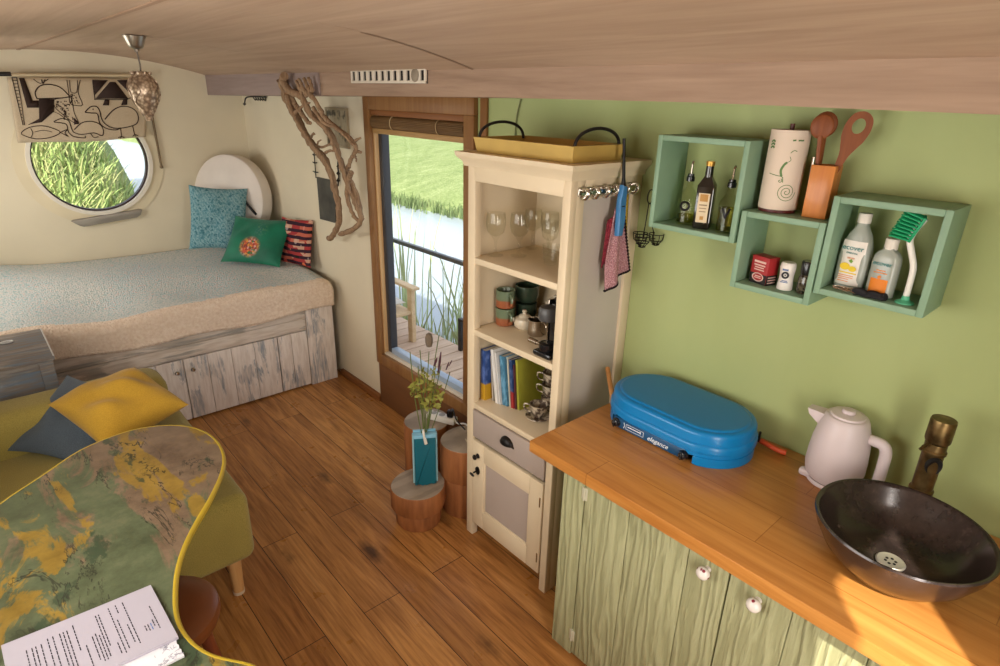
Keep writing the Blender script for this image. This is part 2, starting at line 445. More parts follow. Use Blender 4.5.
# ceiling: bent plywood sheets with open joints
b = B()
def sheet(x0, x1, y0, y1, z):
    n = 10
    vs, fs = [], []
    for k in range(2):
        for j in range(2):
            for i in range(n+1):
                x = x0+(x1-x0)*i/n; vs.append((x, (y0, y1)[j], arch(x)+z+k*.012))
    m = n+1
    for i in range(n):
        fs += [(i, m+i, m+i+1, i+1), (2*m+i, 2*m+i+1, 3*m+i+1, 3*m+i), (i, i+1, 2*m+i+1, 2*m+i), (m+i+1, m+i, 3*m+i, 3*m+i+1)]
    fs += [(0, 2*m, 3*m, m), (n, m+n, 3*m+n, 2*m+n)]
    b.raw(vs, fs, fix=True)
for x0, x1, ys in ((XL-.1, .486, (YB-.1, 1.2, 3.4, YF+.1)), (.491, WX+.1, (YB-.1, 1.965, 3.35, YF+.1))):
    for y0, y1 in zip(ys, ys[1:]): sheet(x0, x1, y0+.002, y1-.002, 0)
sheet(XL-.1, WX+.1, YB-.1, YF+.1, .012)
b.box((.480, YB, arch(.488)-.004), (.497, YF, arch(.488)+.004), .001, 1)
for k in range(6):
    xa, xb = 1.12+k*.082, 1.12+(k+1)*.082
    b.raw([(xa, 1.959, arch(xa)-.003), (xb, 1.959, arch(xb)-.003), (xb, 1.975, arch(xb)-.003), (xa, 1.975, arch(xa)-.003)], [(3, 2, 1, 0)], 1)
struct('ceiling', b, [PLY, wood('seam_strip', '#8d6f58', '#a0826a', 'Y', .6, .6, .1)], org=(.7, 2, 2.1), angle=30)

# long limewashed board beam along the top of the right wall
BP = [(5.15, 1.910), (4.2, 1.921), (3.27, 1.934), (2.82, 1.939), (1.81, 1.948), (.96, 1.949), (.29, 1.941), (YB, 1.93)]
def beam(pts, x0, mi):
    vs, fs = [], []
    for y, z in pts: vs += [(x0, y, z), (x0, y, 2.10), (WX, y, 2.10), (WX, y, z)]
    for i in range(len(pts)-1):
        for k in range(4): fs.append((4*i+k, 4*i+(k+1) % 4, 4*i+4+(k+1) % 4, 4*i+4+k))
    fs += [(0, 1, 2, 3), tuple(4*len(pts)-4+k for k in range(4))]
    b.raw(vs, fs, mi, fix=True)
b = B(); beam(BP[2:], 1.60, 0); beam([(5.15, 1.910), (4.2, 1.921), (3.272, 1.934)], 1.594, 1)
struct('trim_1', b, [BEAMW, BEAMW2], org=(1.6, 2, 1.9))
# skirting on the cream wall, brown board below the window
b = B(); b.box((1.822, 3.215, 0), (WX, 3.77, .045), .004); struct('baseboard_right', b, CASINGH)
b = B(); b.box((1.832, 1.86, .0), (WX, 3.215, .297), .003); struct('trim_2', b, wood('hardboard_panel', '#6b4526', '#7c5230', 'Y', .6, .6, .1, fine=.2))

# tall window: casing, pale lining, sash, pane
w2 = bpy.data.objects.new('window_2', None); COL.objects.link(w2); w2.location = (WX, 2.7, .3); ORG[w2] = Vector((WX, 2.7, .3)); w2['kind'] = 'structure'
b = B()
b.box((1.822, 3.163, .300), (WX, 3.222, 1.945), .004); b.box((1.822, 2.228, 1.868), (WX, 3.163, 1.945), .004)
b.box((1.822, 2.228, .372), (WX, 2.305, 1.868), .004); b.box((1.822, 2.228, .300), (WX, 3.163, .372), .004)
b.box((1.835, 2.155, .30), (WX, 2.20, 1.945), .003)
obj('window_frame', b, CASING, w2)
b = B()
b.box((WX-.002, 3.152, WZ0), (1.925, 3.17, WZ1), .003); b.box((WX-.002, 2.285, WZ0), (1.925, 2.31, WZ1), .003)
b.box((WX-.002, 2.31, WZ1-.03), (1.925, 3.152, WZ1), .003)
obj('jamb_lining', b, PALEWOOD, w2)
b = B(); b.box((WX-.004, 2.31, WZ0-.01), (1.925, 3.152, .385), .004); obj('window_sill', b, plain('white_sill_paint', '#d9cdb8', .4, var=.05), w2)
b = B()
b.box((1.872, 3.112, .385), (1.922, 3.153, 1.87), .006); b.box((1.872, 2.309, .385), (1.922, 2.35, 1.87), .006); b.box((1.872, 2.35, 1.80), (1.922, 3.112, 1.87), .006)
obj('sash', b, GREYFRAME, w2)
b = B(); b.box((1.872, 2.35, .378), (1.922, 3.112, .42), .006); obj('sash_rail', b, plain('sash_rail_painted_reflection', '#9fb0c4', .3, var=.05), w2)  # pale blue stands in for reflections on the dark sash
b = B(); b.box((1.895, 2.34, .415), (1.901, 3.118, 1.81)); obj('glass', b, PANE, w2)

# ------------------------------------------------------------------ outdoors
DECKW = wood('weathered_deck_board', '#b09480', '#d6bca5', 'X', .8, .8, .3, fine=.4)
b = B(); y = 2.0
while y < 6.2:
    b.box((1.97, y, -.13), (3.0, y+.135, -.10), .003); y += .147
struct('deck', b, DECKW, org=(2.5, 4, -.13))
def water_mat():
    m = NT('canal_water'); m.base('#9fabb4'); m.set(.2, 0, spec=.5); m.bump(m.noise(m.mapping((1.2, 4, 1)), 3, 3), .12, .02); return m.m
b = B(); b.raw([(-30, -10, -.6), (80, -10, -.6), (80, 120, -.6), (-30, 120, -.6)], [(0, 1, 2, 3)]); struct('water', b, water_mat(), org=(0, 0, -.6))
GRASS = NT('meadow_grass')
GRASS.base(GRASS.mix(.5, GRASS.ramp(GRASS.noise(GRASS.mapping((.5, 1.6, 1)), 2, 6, .65), [(.3, '#66784a'), (.5, '#82925c'), (.7, '#9ca777')]),
                     GRASS.ramp(GRASS.noise(scale=14, detail=4), [(.3, '#5d7343'), (.7, '#9ca978')]))); GRASS.set(.9, 0, spec=.1); GRASS.bump(GRASS.noise(scale=30, detail=4), .8, .05)
GRASS = GRASS.m
# far bank: shore line, short slope, flat meadow to the horizon
def bank(pts, depth, z1, dirv, name, org):
    b = B(); n = len(pts); vs = []
    for k, (off, z) in enumerate(((0, -.65), (.25, -.42), (1.2, -.2), (5, z1), (depth, z1+.2))):
        for i, p in enumerate(pts):
            j = .12*math.sin(i*1.7+k)+.07*math.sin(i*4.1+2*k) if k < 3 else 0
            vs.append((p[0]+dirv[0]*(off+j), p[1]+dirv[1]*(off+j), z))
    fs = [(k*n+i, k*n+i+1, (k+1)*n+i+1, (k+1)*n+i) for k in range(4) for i in range(n-1)]
    b.raw(vs, fs, fix=True); o = struct(name, b, GRASS, org=org); return o
pts = [(8.0+.05*(i-20)*.6, -2+i*1.0) for i in range(60)]
bank([(8.2-.10*(y-12)*.5, y) for x, y in pts], 110, .25, (1, .12), 'lawn', (9, 12, -.6))
# land and reeds outside the porthole, reeds by the deck
def blades(b, n, fx, fy, z0, h0, h1, wid=.012, mi=0, seed=1, lean=.25):
    rnd = random.Random(seed); vs, fs = [], []
    for i in range(n):
        x, y = (fx(rnd), fy(rnd)) if fx else (None, 6.4+7.2*rnd.random()**1.2)
        if x is None: x = -2.0+(2.0+.185*y)*rnd.random(); z0 = land(x, y)-.03
        h = rnd.uniform(h0, h1); a = rnd.uniform(0, 2*PI); L = rnd.uniform(0, lean)*h
        ca, sa = math.cos(a), math.sin(a); c2 = rnd.uniform(0, PI); wx, wy = math.cos(c2)*wid, math.sin(c2)*wid
        k = len(vs)
        for t in (0, .45, .8):
            w = 1-.55*t; px_, py_, pz = x+ca*L*t*t, y+sa*L*t*t, z0+h*(t-.12*t*t)
            vs += [(px_-wx*w, py_-wy*w, pz), (px_+wx*w, py_+wy*w, pz)]
        vs.append((x+ca*L, y+sa*L, z0+h*.88))
        fs += [(k, k+1, k+3, k+2), (k+2, k+3, k+5, k+4), (k+4, k+5, k+6)]
    b.raw(vs, fs, mi)
PALE = plain('pale_reed', '#b4c290', .7, var=.2, vscale=3)
REED = plain('fresh_reed_green', '#9db46a', .7, var=.25, vscale=3)
REED2 = plain('dry_reed', '#a9ad74', .7, var=.2, vscale=3)
def land(x, y):
    t = max(0, min(1, (y-6.2)/7)); edge = max(0, min(1, (.05+.185*y-x)/.9)); return -.62+2.1*t*t*(3-2*t)*edge**.6
b = B(); b.grid(lambda u, v: (lambda y: (lambda x: (x, y, land(x, y) if u < 1 else -.66))(-8+(8.1+.185*y)*u))(5.5+14*v), 40, 40)

struct('meadow', b, GRASS, org=(-1, 6, -.5))
b = B()
blades(b, 9000, None, None, -.6, .2, .5, .016, 0, 3, .95)
blades(b, 6500, None, None, -.6, .2, .55, .014, 1, 4, .9)
tag(obj('reed_bed', b, [REED, REED2]), 'dense green reeds outside the round porthole', 'reeds', kind='stuff')
b = B()
blades(b, 40, lambda r: r.gauss(3.55, .1), lambda r: r.gauss(4.45, .12), -.62, .9, 1.5, .010, 0, 5, .35)
blades(b, 26, lambda r: r.gauss(3.5, .12), lambda r: r.gauss(5.5, .25), -.62, 1.2, 1.9, .010, 0, 6, .3)
blades(b, 120, lambda r: r.gauss(3.25, .1), lambda r: r.uniform(3.2, 5.2), -.62, .4, .75, .010, 1, 7, .4)
blades(b, 14, lambda r: r.gauss(3.4, .06), lambda r: r.gauss(3.35, .1), -.62, 1.0, 1.4, .009, 0, 8, .45)
tag(obj('reed_clump', b, [PALE, REED2]), 'loose green reeds growing at the edge of the wooden deck', 'reeds', kind='stuff')
b = B(); blades(b, 2600, lambda r: 0, lambda r: 0, -.62, .35, .75, .02, 0, 12) if 0 else None
rs = random.Random(31)
for k in range(220):
    yy = rs.uniform(4, 26); blades(b, 10, lambda r: r.gauss(8.25-.05*(yy-12), .12), lambda r: r.gauss(yy, .15), -.62, .15, .38, .018, 0, 100+k)
tag(obj('shore_grass', b, plain('shore_sedge', '#5f7346', .8, var=.25, vscale=3)), 'dark tufts of grass along the far shore of the water', 'grass', kind='stuff')
# railing
r_ = thing('deck_railing', 'slim dark grey metal railing along the outer edge of the deck', 'railing', (2.95, 4, -.1))
b = B(); b.box((2.925, 2.2, .665), (2.965, 6.1, .70), .004); obj('rail', b, GREYFRAME, r_)
for y in (2.6, 6.0):
    b = B(); b.box((2.93, y, -.13), (2.96, y+.03, .67), .003); obj('post', b, GREYFRAME, r_)
b = B(); b.box((2.93, 3.735, -.1), (2.97, 3.775, .19), .004); b.box((2.93, 3.69, .175), (2.97, 3.775, .195), .003)
tag(obj('mooring_post', b, plain('black_iron', '#1b1b1d', .5)), 'short black metal post at the deck edge below the railing', 'post')
# deck armchair
c_ = thing('deck_chair', 'pale wooden armchair with a white cushion standing on the deck', 'chair', (2.5, 4.5, -.1))
DW = wood('pale_chair_wood', '#c9ab84', '#e3cba8', 'Y', .9, .6, .1, fine=.3)
for x in (2.16, 2.74):
    b = B(); b.box((x-.04, 4.11, .39), (x+.04, 4.83, .415), .006); obj('armrest', b, DW, c_)
    for y in (4.19, 4.77):
        b = B(); b.box((x-.02, y-.035, -.1), (x+.02, y+.035, .39), .004); obj('leg', b, DW, c_)
b = B(); b.box((2.16, 4.17, .16), (2.74, 4.79, .195), .005); obj('seat', b, DW, c_)
b = B(); b.box((2.2, 4.77, .20), (2.70, 4.81, .75), .006); obj('backrest', b, DW, c_)
b = B(); b.cushion(.5, .56, .14, T(2.45, 4.49, .268), seed=3); obj('seat_cushion', b, fabric('white_cotton', '#e9e6e0', '#d8d4cc'), c_)

# ------------------------------------------------------------------ bed across the far end
WASH = whitewash('whitewashed_boards', '#e3d9d0', '#8f959b', '#d2c5ba', 'Z', .52)
WASHH = whitewash('whitewashed_rail', '#d9cec2', '#9a9891', '#c3b4a4', 'X', .52)
KNOB = plain('polished_nickel', '#c9c6c0', .2, 1)
bed = thing('platform_bed', 'whitewashed wooden platform bed built across the far end below the porthole', 'bed', (.75, 4.4, 0))
FY = 3.76
b = B(); b.box((XL+.02, FY, .01), (1.582, FY+.03, .418), 0); b.box((XL+.02, FY+.1, .45), (1.81, YF-.01, .48)); b.box((XL+.02, FY+.03, 0), (XL+.06, YF-.02, .45))
b.box((1.2, FY+.3, 0), (1.24, YF-.02, .45)); obj('carcass', b, WASH, bed)
b = B(); b.box((1.588, FY-.022, 0), (1.785, FY+.03, .60), .003); obj('end_board', b, WASH, bed)
b = B(); b.box((XL+.02, FY-.018, .425), (1.583, FY+.03, .505), .003); b.box((XL+.02, FY-.02, .508), (1.583, FY+.03, .60), .003); obj('top_rail', b, WASHH, bed)
def plank_door(x0, x1, cuts, knobx):
    b = B(); xs = [x0]+cuts+[x1]
    for a, c in zip(xs, xs[1:]): b.box((a+.001, FY-.02, .012), (c-.001, FY-.001, .418), .003)
    d = obj('door', b, WASH, bed)
    if knobx:
        b = B(); M = frame((knobx, FY-.02, .345), (1, 0, 0), (0, -1, 0))
        b.lathe([(0, 0), (.008, 0), (.006, .008), (.013, .014), (.014, .020), (.009, .026), (0, .027)], n=20, M=M); obj('knob', b, KNOB, d)
plank_door(-.1, .352, [.06, .21], None)
plank_door(.358, .786, [.50, .64], .745)
plank_door(.792, 1.374, [.93, 1.075, 1.22], .835)
plank_door(1.378, 1.583, [1.47], None)
# mattress block under the quilt
b = B(); b.box((XL+.03, FY+.02, .48), (1.80, YF-.02, .70), .05, seg=3); obj('mattress', b, fabric('mattress_ticking', '#d8d2c6'), bed)
def quilt_mat():
    m = NT('teal_and_rose_marled_quilt'); n = m.noise(scale=75, detail=3, rough=.7); n2 = m.noise(scale=2.2, detail=3); n3 = m.vor(scale=120)
    a = m.ramp(n, [(.36, '#86aeb0'), (.46, '#b9cdce'), (.54, '#d6d8d8'), (.63, '#d2b2a6')])
    c = m.ramp(n, [(.36, '#98b0ae'), (.48, '#cfd4d0'), (.6, '#e0dcd6')])
    m.base(m.mix(m.ramp(n2, [(.4, (0,0,0,1)), (.6, (1,1,1,1))]), a, c)); m.set(.95, 0, spec=.15, sheen=.2); m.bump(m.math('ADD', n3, n), .9, .006); return m.m
def peach_mat():
    m = NT('peach_quilt_reverse'); n = m.vor(m.mapping((1, 1, 1)), 95); n2 = m.noise(scale=60, detail=3)
    m.base(m.ramp(n2, [(.3, '#dbc3ab'), (.7, '#ecdac7')])); m.set(.95, 0, spec=.15, sheen=.2); m.bump(m.math('ADD', n, n2), .8, .005); return m.m
def qh(x, y):
    z = .775+.012*math.sin(3.1*x+1)+.008*math.sin(7*y+2*x)
    z += .09*math.exp(-((x+.15)/.35)**2-((y-4.95)/.35)**2)
    z -= .05*math.exp(-((x-.45)/.35)**2-((y-3.9)/.4)**2)
    z += .01*math.sin(11*x)*math.exp(-((y-4.0)/.3)**2)
    return z
QX0, QX1 = XL+.03, 1.796
def quilt(u, v):
    x = QX0+(QX1-QX0)*u
    R = .06; ytop = YF-.02; yedge = FY-.045
    L1 = ytop-(yedge+R); L2 = R*PI/2; hem = .565+.012*math.sin(9*x)+.010*math.sin(3.1*x+1.2)+.02*max(0, .3-x)
    zt = qh(x, max(yedge+R, 3.8))
    drop = zt-R-hem
    s = v*(L1+L2+drop)
    if s <= L1:
        y = ytop-s; z = qh(x, y)
    elif s <= L1+L2:
        a = (s-L1)/R; y = yedge+R-R*math.sin(a); z = zt-R+R*math.cos(a)
    else:
        d = s-L1-L2; y = yedge-.012*math.sin(x*8+2)*d/.15-.02*d; z = zt-R-d
    # right end tucks down against the wall
    e = max(0, (x-1.685)/.112)
    z -= .05*e**2.2 if s <= L1+L2 else 0.05*e**2.2*(1-min(1, (s-L1-L2)/max(drop, .01)))
    return (x, y, z)
b = B(); b.grid(quilt, 110, 90, flip=True)
bm = b.bm; bm.faces.ensure_lookup_table()
for f in bm.faces:
    c = f.calc_center_median()
    if c.y < FY+.012 + .006*math.sin(c.x*6): f.material_index = 1
q_ = obj('quilt', b, [quilt_mat(), peach_mat()], bed)
md = q_.modifiers.new('thickness', 'SOLIDIFY'); md.thickness = .012; md.offset = -1

# round white upholstered disc leaning in the corner
nrm = Vector((-.86, -.48, .12)).normalized(); dc = Vector((1.59, 4.895, 1.165))
d_ = thing('round_headrest', 'large round white padded disc leaning in the corner behind the bed cushions', 'cushion', dc)
b = B(); M = frame(dc, (0, 0, 1), nrm)
b.lathe([(0, -.06), (.31, -.06), (.325, -.054), (.331, -.038), (.331, .035), (.325, .052), (.305, .062), (.15, .070), (0, .072)], n=64, M=M)
obj('disc', b, plain('white_calico', '#ded5cc', .9, var=.05, bump=.2, bscale=200), d_)
b = B(); M2 = M @ RZ(-.35)
b.tube(smooth_path([(-.10, -.275, .068), (-.02, -.22, .10), (.05, -.15, .075), (.02, -.12, .07), (-.16, -.13, .07)], 5), .009, 8, M=M, flat=.5)
obj('strap', b, plain('black_webbing', '#17171a', .8), d_)

# pillows
def ikat():
    m = NT('teal_ikat_cotton'); v = m.mapping((34, 34, 26)); n = m.vor(v, 1.0); n2 = m.noise(scale=55, detail=4, rough=.75); w = m.wave(m.mapping((1, 1, 1), (.5, .4, .6)), 16, 4, 3, 3)
    a = m.math('ADD', m.math('MULTIPLY', n, .3), m.math('MULTIPLY', n2, .85))
    c = m.ramp(a, [(.36, '#305c68'), (.46, '#4b7d8a'), (.55, '#93b4b9'), (.66, '#5d8d99'), (.8, '#386774')])
    m.base(m.mix(m.math('MULTIPLY', w, .35), c, '#2d6570')); m.set(.9, 0, spec=.2); m.bump(n2, .4, .002); return m.m
def embroid():
    m = NT('green_satin_embroidered'); n = m.noise(scale=22, detail=5, rough=.8); c = m.ramp(m.noise(scale=7), [(.3, '#04553f'), (.7, '#0a7557')])
    k = m.near((-.065, -.03, -.03), .055, .085); fl = m.ramp(m.vor(scale=70, out='Color'), [(0, '#c8553a'), (.35, '#e09a3f'), (.5, '#d8a9a0'), (.65, '#8f2f2c'), (.8, '#2f6b3b')], True)
    c = m.mix(m.math('MULTIPLY', k, m.ramp(n, [(.38, (0,0,0,1)), (.44, (1,1,1,1))])), c, fl)
    k2 = m.near((.06, .0, .05), .03, .08); k3 = m.near((.06, -.05, -.10), .02, .05)
    f2 = m.ramp(m.noise(scale=55, detail=3), [(.46, '#0a7557'), (.52, '#3a5a86'), (.6, '#86a870')])
    c = m.mix(m.math('MULTIPLY', k2, .8), c, f2); c = m.mix(m.math('MULTIPLY', k3, .7), c, f2)
    m.base(c); m.set(.55, 0, spec=.4, sheen=.2); m.bump(n, .3, .003); return m.m
def folk():
    m = NT('patterned_folk_cotton'); v = m.mapping((18, 18, 13)); ck = m.vor(v, 1.0, 'Color'); d = m.vor(v, 1.0)
    c = m.ramp(ck, [(0, '#b4463c'), (.3, '#c2a7a3'), (.45, '#22211f'), (.6, '#d6764f'), (.75, '#9c8d8c'), (.9, '#d9b34e')], True)
    c = m.mix(m.ramp(d, [(.28, (0,0,0,1)), (.34, (1,1,1,1))]), c, '#3a2430')
    bd = m.wave(m.mapping((1, 1, 1)), 7, 0, direction='Z'); c = m.mix(m.ramp(bd, [(.45, (0,0,0,1)), (.5, (.8,.8,.8,1))]), c, m.ramp(ck, [(0, '#cf6f58'), (.5, '#b34040'), (.7, '#d8a98f')], True))
    m.base(c); m.set(.9, 0, spec=.2); return m.m
def pillow(name, c, xdir, n, w, h, t, mats, label, seed, piping=None, lump=.006, pinch=.07):
    b = B(); M = frame(c, xdir, n); b.cushion(w, h, t, M, 0, 20, pinch, lump, seed)
    return tag(obj(name, b, mats, org=c), label, 'cushion')
pillow('bed_pillow', (1.405, 4.70, 1.06), (.92, -.38, -.10), (-.38, -.86, .34), .40, .47, .12, ikat(), 'square teal cushion with a pale ikat pattern standing on the bed', 1)
pillow('bed_pillow', (1.545, 4.36, .935), (.62, -.78, -.02), (-.56, -.46, .62), .46, .38, .10, embroid(), 'shiny green embroidered cushion lying in front of the teal cushion', 2)
pillow('bed_pillow', (1.755, 4.17, .935), (.25, -.95, .05), (-.93, -.25, .22), .34, .34, .08, folk(), 'red and black patterned cushion against the cream wall behind the green one', 3)

# ------------------------------------------------------------------ printed cloth over the porthole
CLOTH = fabric('unbleached_printed_cloth', '#c9b79c', '#bba88c', 260, .95, .4)
INK = plain('dark_brown_ink', '#33231c', .9)
CY = YF-.055
def cloth_y(x, z): return CY+.006*math.sin(9*x+2*z)+.004*math.sin(23*x)*max(0, 2.0-z)
CTL, CTR, CBL, CBR = px_y(7, 77, CY), px_y(149, 79, CY), px_y(18, 144, CY), px_y(146, 138, CY)
def cloth(u, v):
    t = CTL.lerp(CTR, u); q = CBL.lerp(CBR, u); p = t.lerp(q, v)
    z = p.z + .006*math.sin(u*7+1)*v
    return (p.x, cloth_y(p.x, z), z)
b = B(); b.grid(cloth, 40, 14)
def cpt(cx, cy, off=.0025):
    p = px_y(cx/5.55, 60+cy/5.55, CY); return Vector((p.x, cloth_y(p.x, p.z)-off, p.z))
def ink_line(pts, w=.0065, close=False):
    w *= 1.0; P = [cpt(*p) for p in pts]; P = closed_path(P, 3) if close else smooth_path(P, 3)
    if close: P.append(P[0])
    vs, fs = [], []
    for i, p in enumerate(P):
        tg = P[min(i+1, len(P)-1)]-P[max(i-1, 0)]; q = Vector((-tg.z, 0, tg.x)); q = q.normalized()*w/2 if q.length > 0 else Vector((0, 0, w/2))
        vs += [p+q, p-q]
    for i in range(len(P)-1): fs.append((2*i, 2*i+1, 2*i+3, 2*i+2))
    b.raw(vs, fs, 1)
def ink_fill(pts): P = [cpt(x, y, .005) for x, y in pts]; b.raw(P, [tuple(range(len(P)))], 1)
ink_line([(66, 95), (95, 220), (128, 362)], .004); ink_line([(92, 95), (116, 220), (136, 362)], .004)
for k in range(14):
    t = k/14; ink_line([(66+58*t, 95+262*t), (92+40*t, 95+262*t)], .004)
ink_fill([(105, 100), (135, 100), (182, 225), (215, 225), (215, 265), (150, 265)])
ink_fill([(215, 215), (300, 218), (300, 285), (232, 345), (158, 358), (218, 325)])
ink_line([(205, 215), (195, 180), (220, 145), (270, 135), (330, 150), (370, 185), (380, 205), (300, 213), (205, 215)])
ink_line([(185, 105), (225, 130), (268, 105)], .004); ink_line([(230, 108), (238, 132), (250, 108)], .006)
ink_line([(300, 222), (345, 212), (392, 210), (410, 290), (436, 352), (405, 345), (345, 300), (305, 262)], .004, True)
for k in range(46):
    rx, ry = random.random(), random.random(); ink_line([(308+85*rx, 224+45*ry+40*rx*ry), (313+85*rx, 226+45*ry+40*rx*ry)], .007)
for k in range(26):
    rx, ry = random.random(), random.random(); ink_line([(340+70*rx*ry+12, 275+62*ry), (345+70*rx*ry+12, 277+62*ry)], .007)
ink_fill([(408, 320), (440, 350), (410, 360)])
ink_line([(370, 110), (380, 180), (388, 240), (420, 252), (457, 248), (432, 180), (444, 110)], .004)
ink_line([(385, 112), (392, 175), (425, 178), (428, 112)], .004)
for k in range(24):
    rx, ry = random.random(), random.random(); ink_line([(386+52*rx*(.4+.6*ry), 188+50*ry), (391+52*rx*(.4+.6*ry), 190+50*ry)], .006)
ink_fill([(510, 110), (598, 112), (525, 195)]); ink_fill([(608, 122), (640, 122), (712, 215), (528, 215)]); ink_fill([(648, 112), (722, 110), (722, 185)])
ink_line([(512, 112), (525, 212), (540, 218), (705, 218), (722, 190), (722, 110)], .005)
ink_fill([(580, 220), (606, 220), (604, 252), (568, 252)]); ink_fill([(684, 217), (706, 215), (706, 248), (670, 252)])
ink_line([(470, 290), (500, 260), (535, 258), (553, 285), (560, 320), (580, 352), (620, 376), (672, 378), (730, 366), (760, 350), (768, 320), (755, 285), (720, 262), (670, 258), (622, 282), (580, 330)], .006)
ink_line([(470, 290), (505, 294), (540, 300), (552, 350), (590, 380), (642, 388), (668, 376)], .006); ink_line([(512, 272), (518, 274)], .008)
ink_line([(668, 378), (672, 420), (668, 434)], .005); ink_line([(736, 366), (744, 405), (752, 425)], .005); ink_line([(655, 430), (672, 425), (690, 432)], .005); ink_line([(735, 424), (748, 414), (765, 420)], .005)
ink_line([(298, 342), (340, 325), (380, 337), (394, 372), (408, 400), (450, 413), (520, 404), (565, 420), (572, 388), (550, 355), (500, 340), (450, 350), (412, 386)], .0055)
ink_line([(300, 345), (345, 350), (370, 360), (380, 400), (410, 425), (470, 432), (470, 420)], .0055)
ink_line([(500, 405), (520, 430), (545, 425)], .005)
ink_line([(118, 405), (160, 375), (230, 365), (290, 378), (335, 402), (280, 430), (200, 438), (140, 422)], .005, True); ink_line([(335, 402), (375, 385), (360, 405), (380, 425), (335, 402)], .005)
ink_line([(170, 380), (182, 405), (172, 430)], .004); ink_line([(190, 400), (240, 390), (290, 400)], .003)
ink_line([(158, 360), (235, 322), (300, 288), (360, 325)], .004)
cl = obj('window_cloth', b, [CLOTH, INK]); tag(cl, 'short cream cloth printed with dark birds and a fish hanging over the porthole', 'curtain')
md = cl.modifiers.new('thickness', 'SOLIDIFY'); md.thickness = .001; md.offset = 1
rd = thing('curtain_rod', 'thin pale wooden rod with a black end above the porthole', 'curtain rod', px_y(60, 75, CY))
p0, p1 = px_y(-60, 74, CY), px_y(150, 75.5, CY)
b = B(); b.tube([(p0.x, CY, p0.z), (p1.x, CY, p1.z)], .011, 12); obj('rod', b, wood('bamboo_rod', '#b8a584', '#cfbd9b', 'X', 1, .5, .1), rd)
e0 = px_y(11, 74, CY)
b = B(); b.tube([(p0.x, CY-.003, p0.z), (e0.x, CY-.003, e0.z)], .0135, 12); obj('rod_sleeve', b, plain('black_sleeve', '#1e1a18', .5), rd)
a0, a1 = px_y(151.2, 112, YF-.018), px_y(161.5, 167, YF-.018)
b = B(); b.tube([a0, a0.lerp(a1, .5), a1], [.008, .008, .007], 10); b.lathe([(0, -.012), (.011, -.008), (.012, .004), (.008, .012), (0, .013)], c=a1, n=12)
tag(obj('wooden_stick', b, wood('driftwood_stick', '#6b5a44', '#8d7b60', 'Z', 1, .8, .2)), 'slim wooden stick hanging on the wall right of the porthole', 'stick')

# ------------------------------------------------------------------ pendant lamp
LX, LY = .737, 3.265; lz = arch(LX)
lp = thing('pendant_lamp', 'drop-shaped perforated metal pendant lamp hanging from the ceiling', 'lamp', (LX, LY, lz))
STEEL = plain('brushed_steel', '#a59c90', .35, 1, var=.05)
b = B(); b.lathe([(0, 0), (.044, 0), (.046, -.004), (.031, -.044), (.026, -.050), (.010, -.056), (.010, -.066), (0, -.066)], c=(LX, LY, lz-.001), n=36); obj('ceiling_canopy', b, STEEL, lp)
b = B(); b.tube([(LX, LY, lz-.06), (LX+.003, LY, lz-.12), (LX, LY, lz-.155)], .0035, 8); obj('cord', b, plain('grey_flex', '#6f665c', .6), lp)
prof = [(.024, -.147), (.033, -.151), (.037, -.162), (.045, -.172), (.058, -.192), (.064, -.216), (.063, -.238), (.056, -.262), (.044, -.287), (.032, -.31), (.022, -.33), (.015, -.346), (.012, -.356)]
def shade_mat():
    m = NT('hammered_pierced_metal'); v = m.vor(scale=70); n = m.vor(scale=34, feature='DISTANCE_TO_EDGE')
    m.base(m.ramp(v, [(.15, '#e0cdb2'), (.45, '#b9a28b'), (.7, '#8f7a66')])); m.set(.36, .55); m.bump(n, .5, .003); return m.m
b = B(); b.lathe(prof+[(.010, -.356), (.029, -.31), (.054, -.26), (.061, -.216), (.043, -.175), (.024, -.153)], c=(LX, LY, lz), n=40)
for k in range(9):
    a = 2*PI*k/9; b.tube([(LX+.037*math.cos(a), LY+.037*math.sin(a), lz-.158), (LX+.042*math.cos(a), LY+.042*math.sin(a), lz-.147)], [.006, .003], 6)
# wire scroll relief
for k in range(8):
    a0 = 2*PI*k/8
    P = []
    for i in range(16):
        t = i/15; z = -.176-.16*t; r = [.045, .064, .044, .018][min(3, int(t*3.99))]
        import bisect
        for (r1, z1), (r2, z2) in zip(prof, prof[1:]):
            if z2 <= z <= z1: r = r1+(r2-r1)*(z-z1)/(z2-z1); break
        a = a0+.35*math.sin(t*9+k); P.append((LX+(r+.002)*math.cos(a), LY+(r+.002)*math.sin(a), lz+z))
    b.tube(P, .0022, 5)
obj('lamp_shade', b, shade_mat(), lp)
# ------------------------------------------------------------------ driftwood and pictures on the cream wall
DRIFT = wood('bare_driftwood', '#74583f', '#a88b6d', 'Z', 2.2, .85, .5, fine=.6, dist=2.5)
DX = {}
def dpt(cx, cy, off=0):
    u, v = 270+cx/3.51, 60+cy/3.51
    t = min(1, max(0, (v-60)/185)); x = 1.555+.21*t if v > 98 else 1.545+.03*max(0, (v-60)/40)
    return px_x(u, v, x+off)
b = B(); rnd = random.Random(11)
def limb(pts, r0, r1, off=0, n=9):
    P = smooth_path([dpt(x, y, off) for x, y in pts], 6); m = len(P); rr = []
    for i, p in enumerate(P):
        p += Vector((rnd.uniform(-1, 1)*.003, rnd.uniform(-1, 1)*.004, 0))
        rr.append((r0+(r1-r0)*i/(m-1))*rnd.uniform(.85, 1.15))
    rr[-1] *= .6; b.tube(P, rr, n)
limb([(40, 70), (66, 150), (95, 205), (130, 272), (165, 318), (198, 362), (222, 430), (238, 500), (243, 565), (218, 620), (203, 626)], .026, .017)
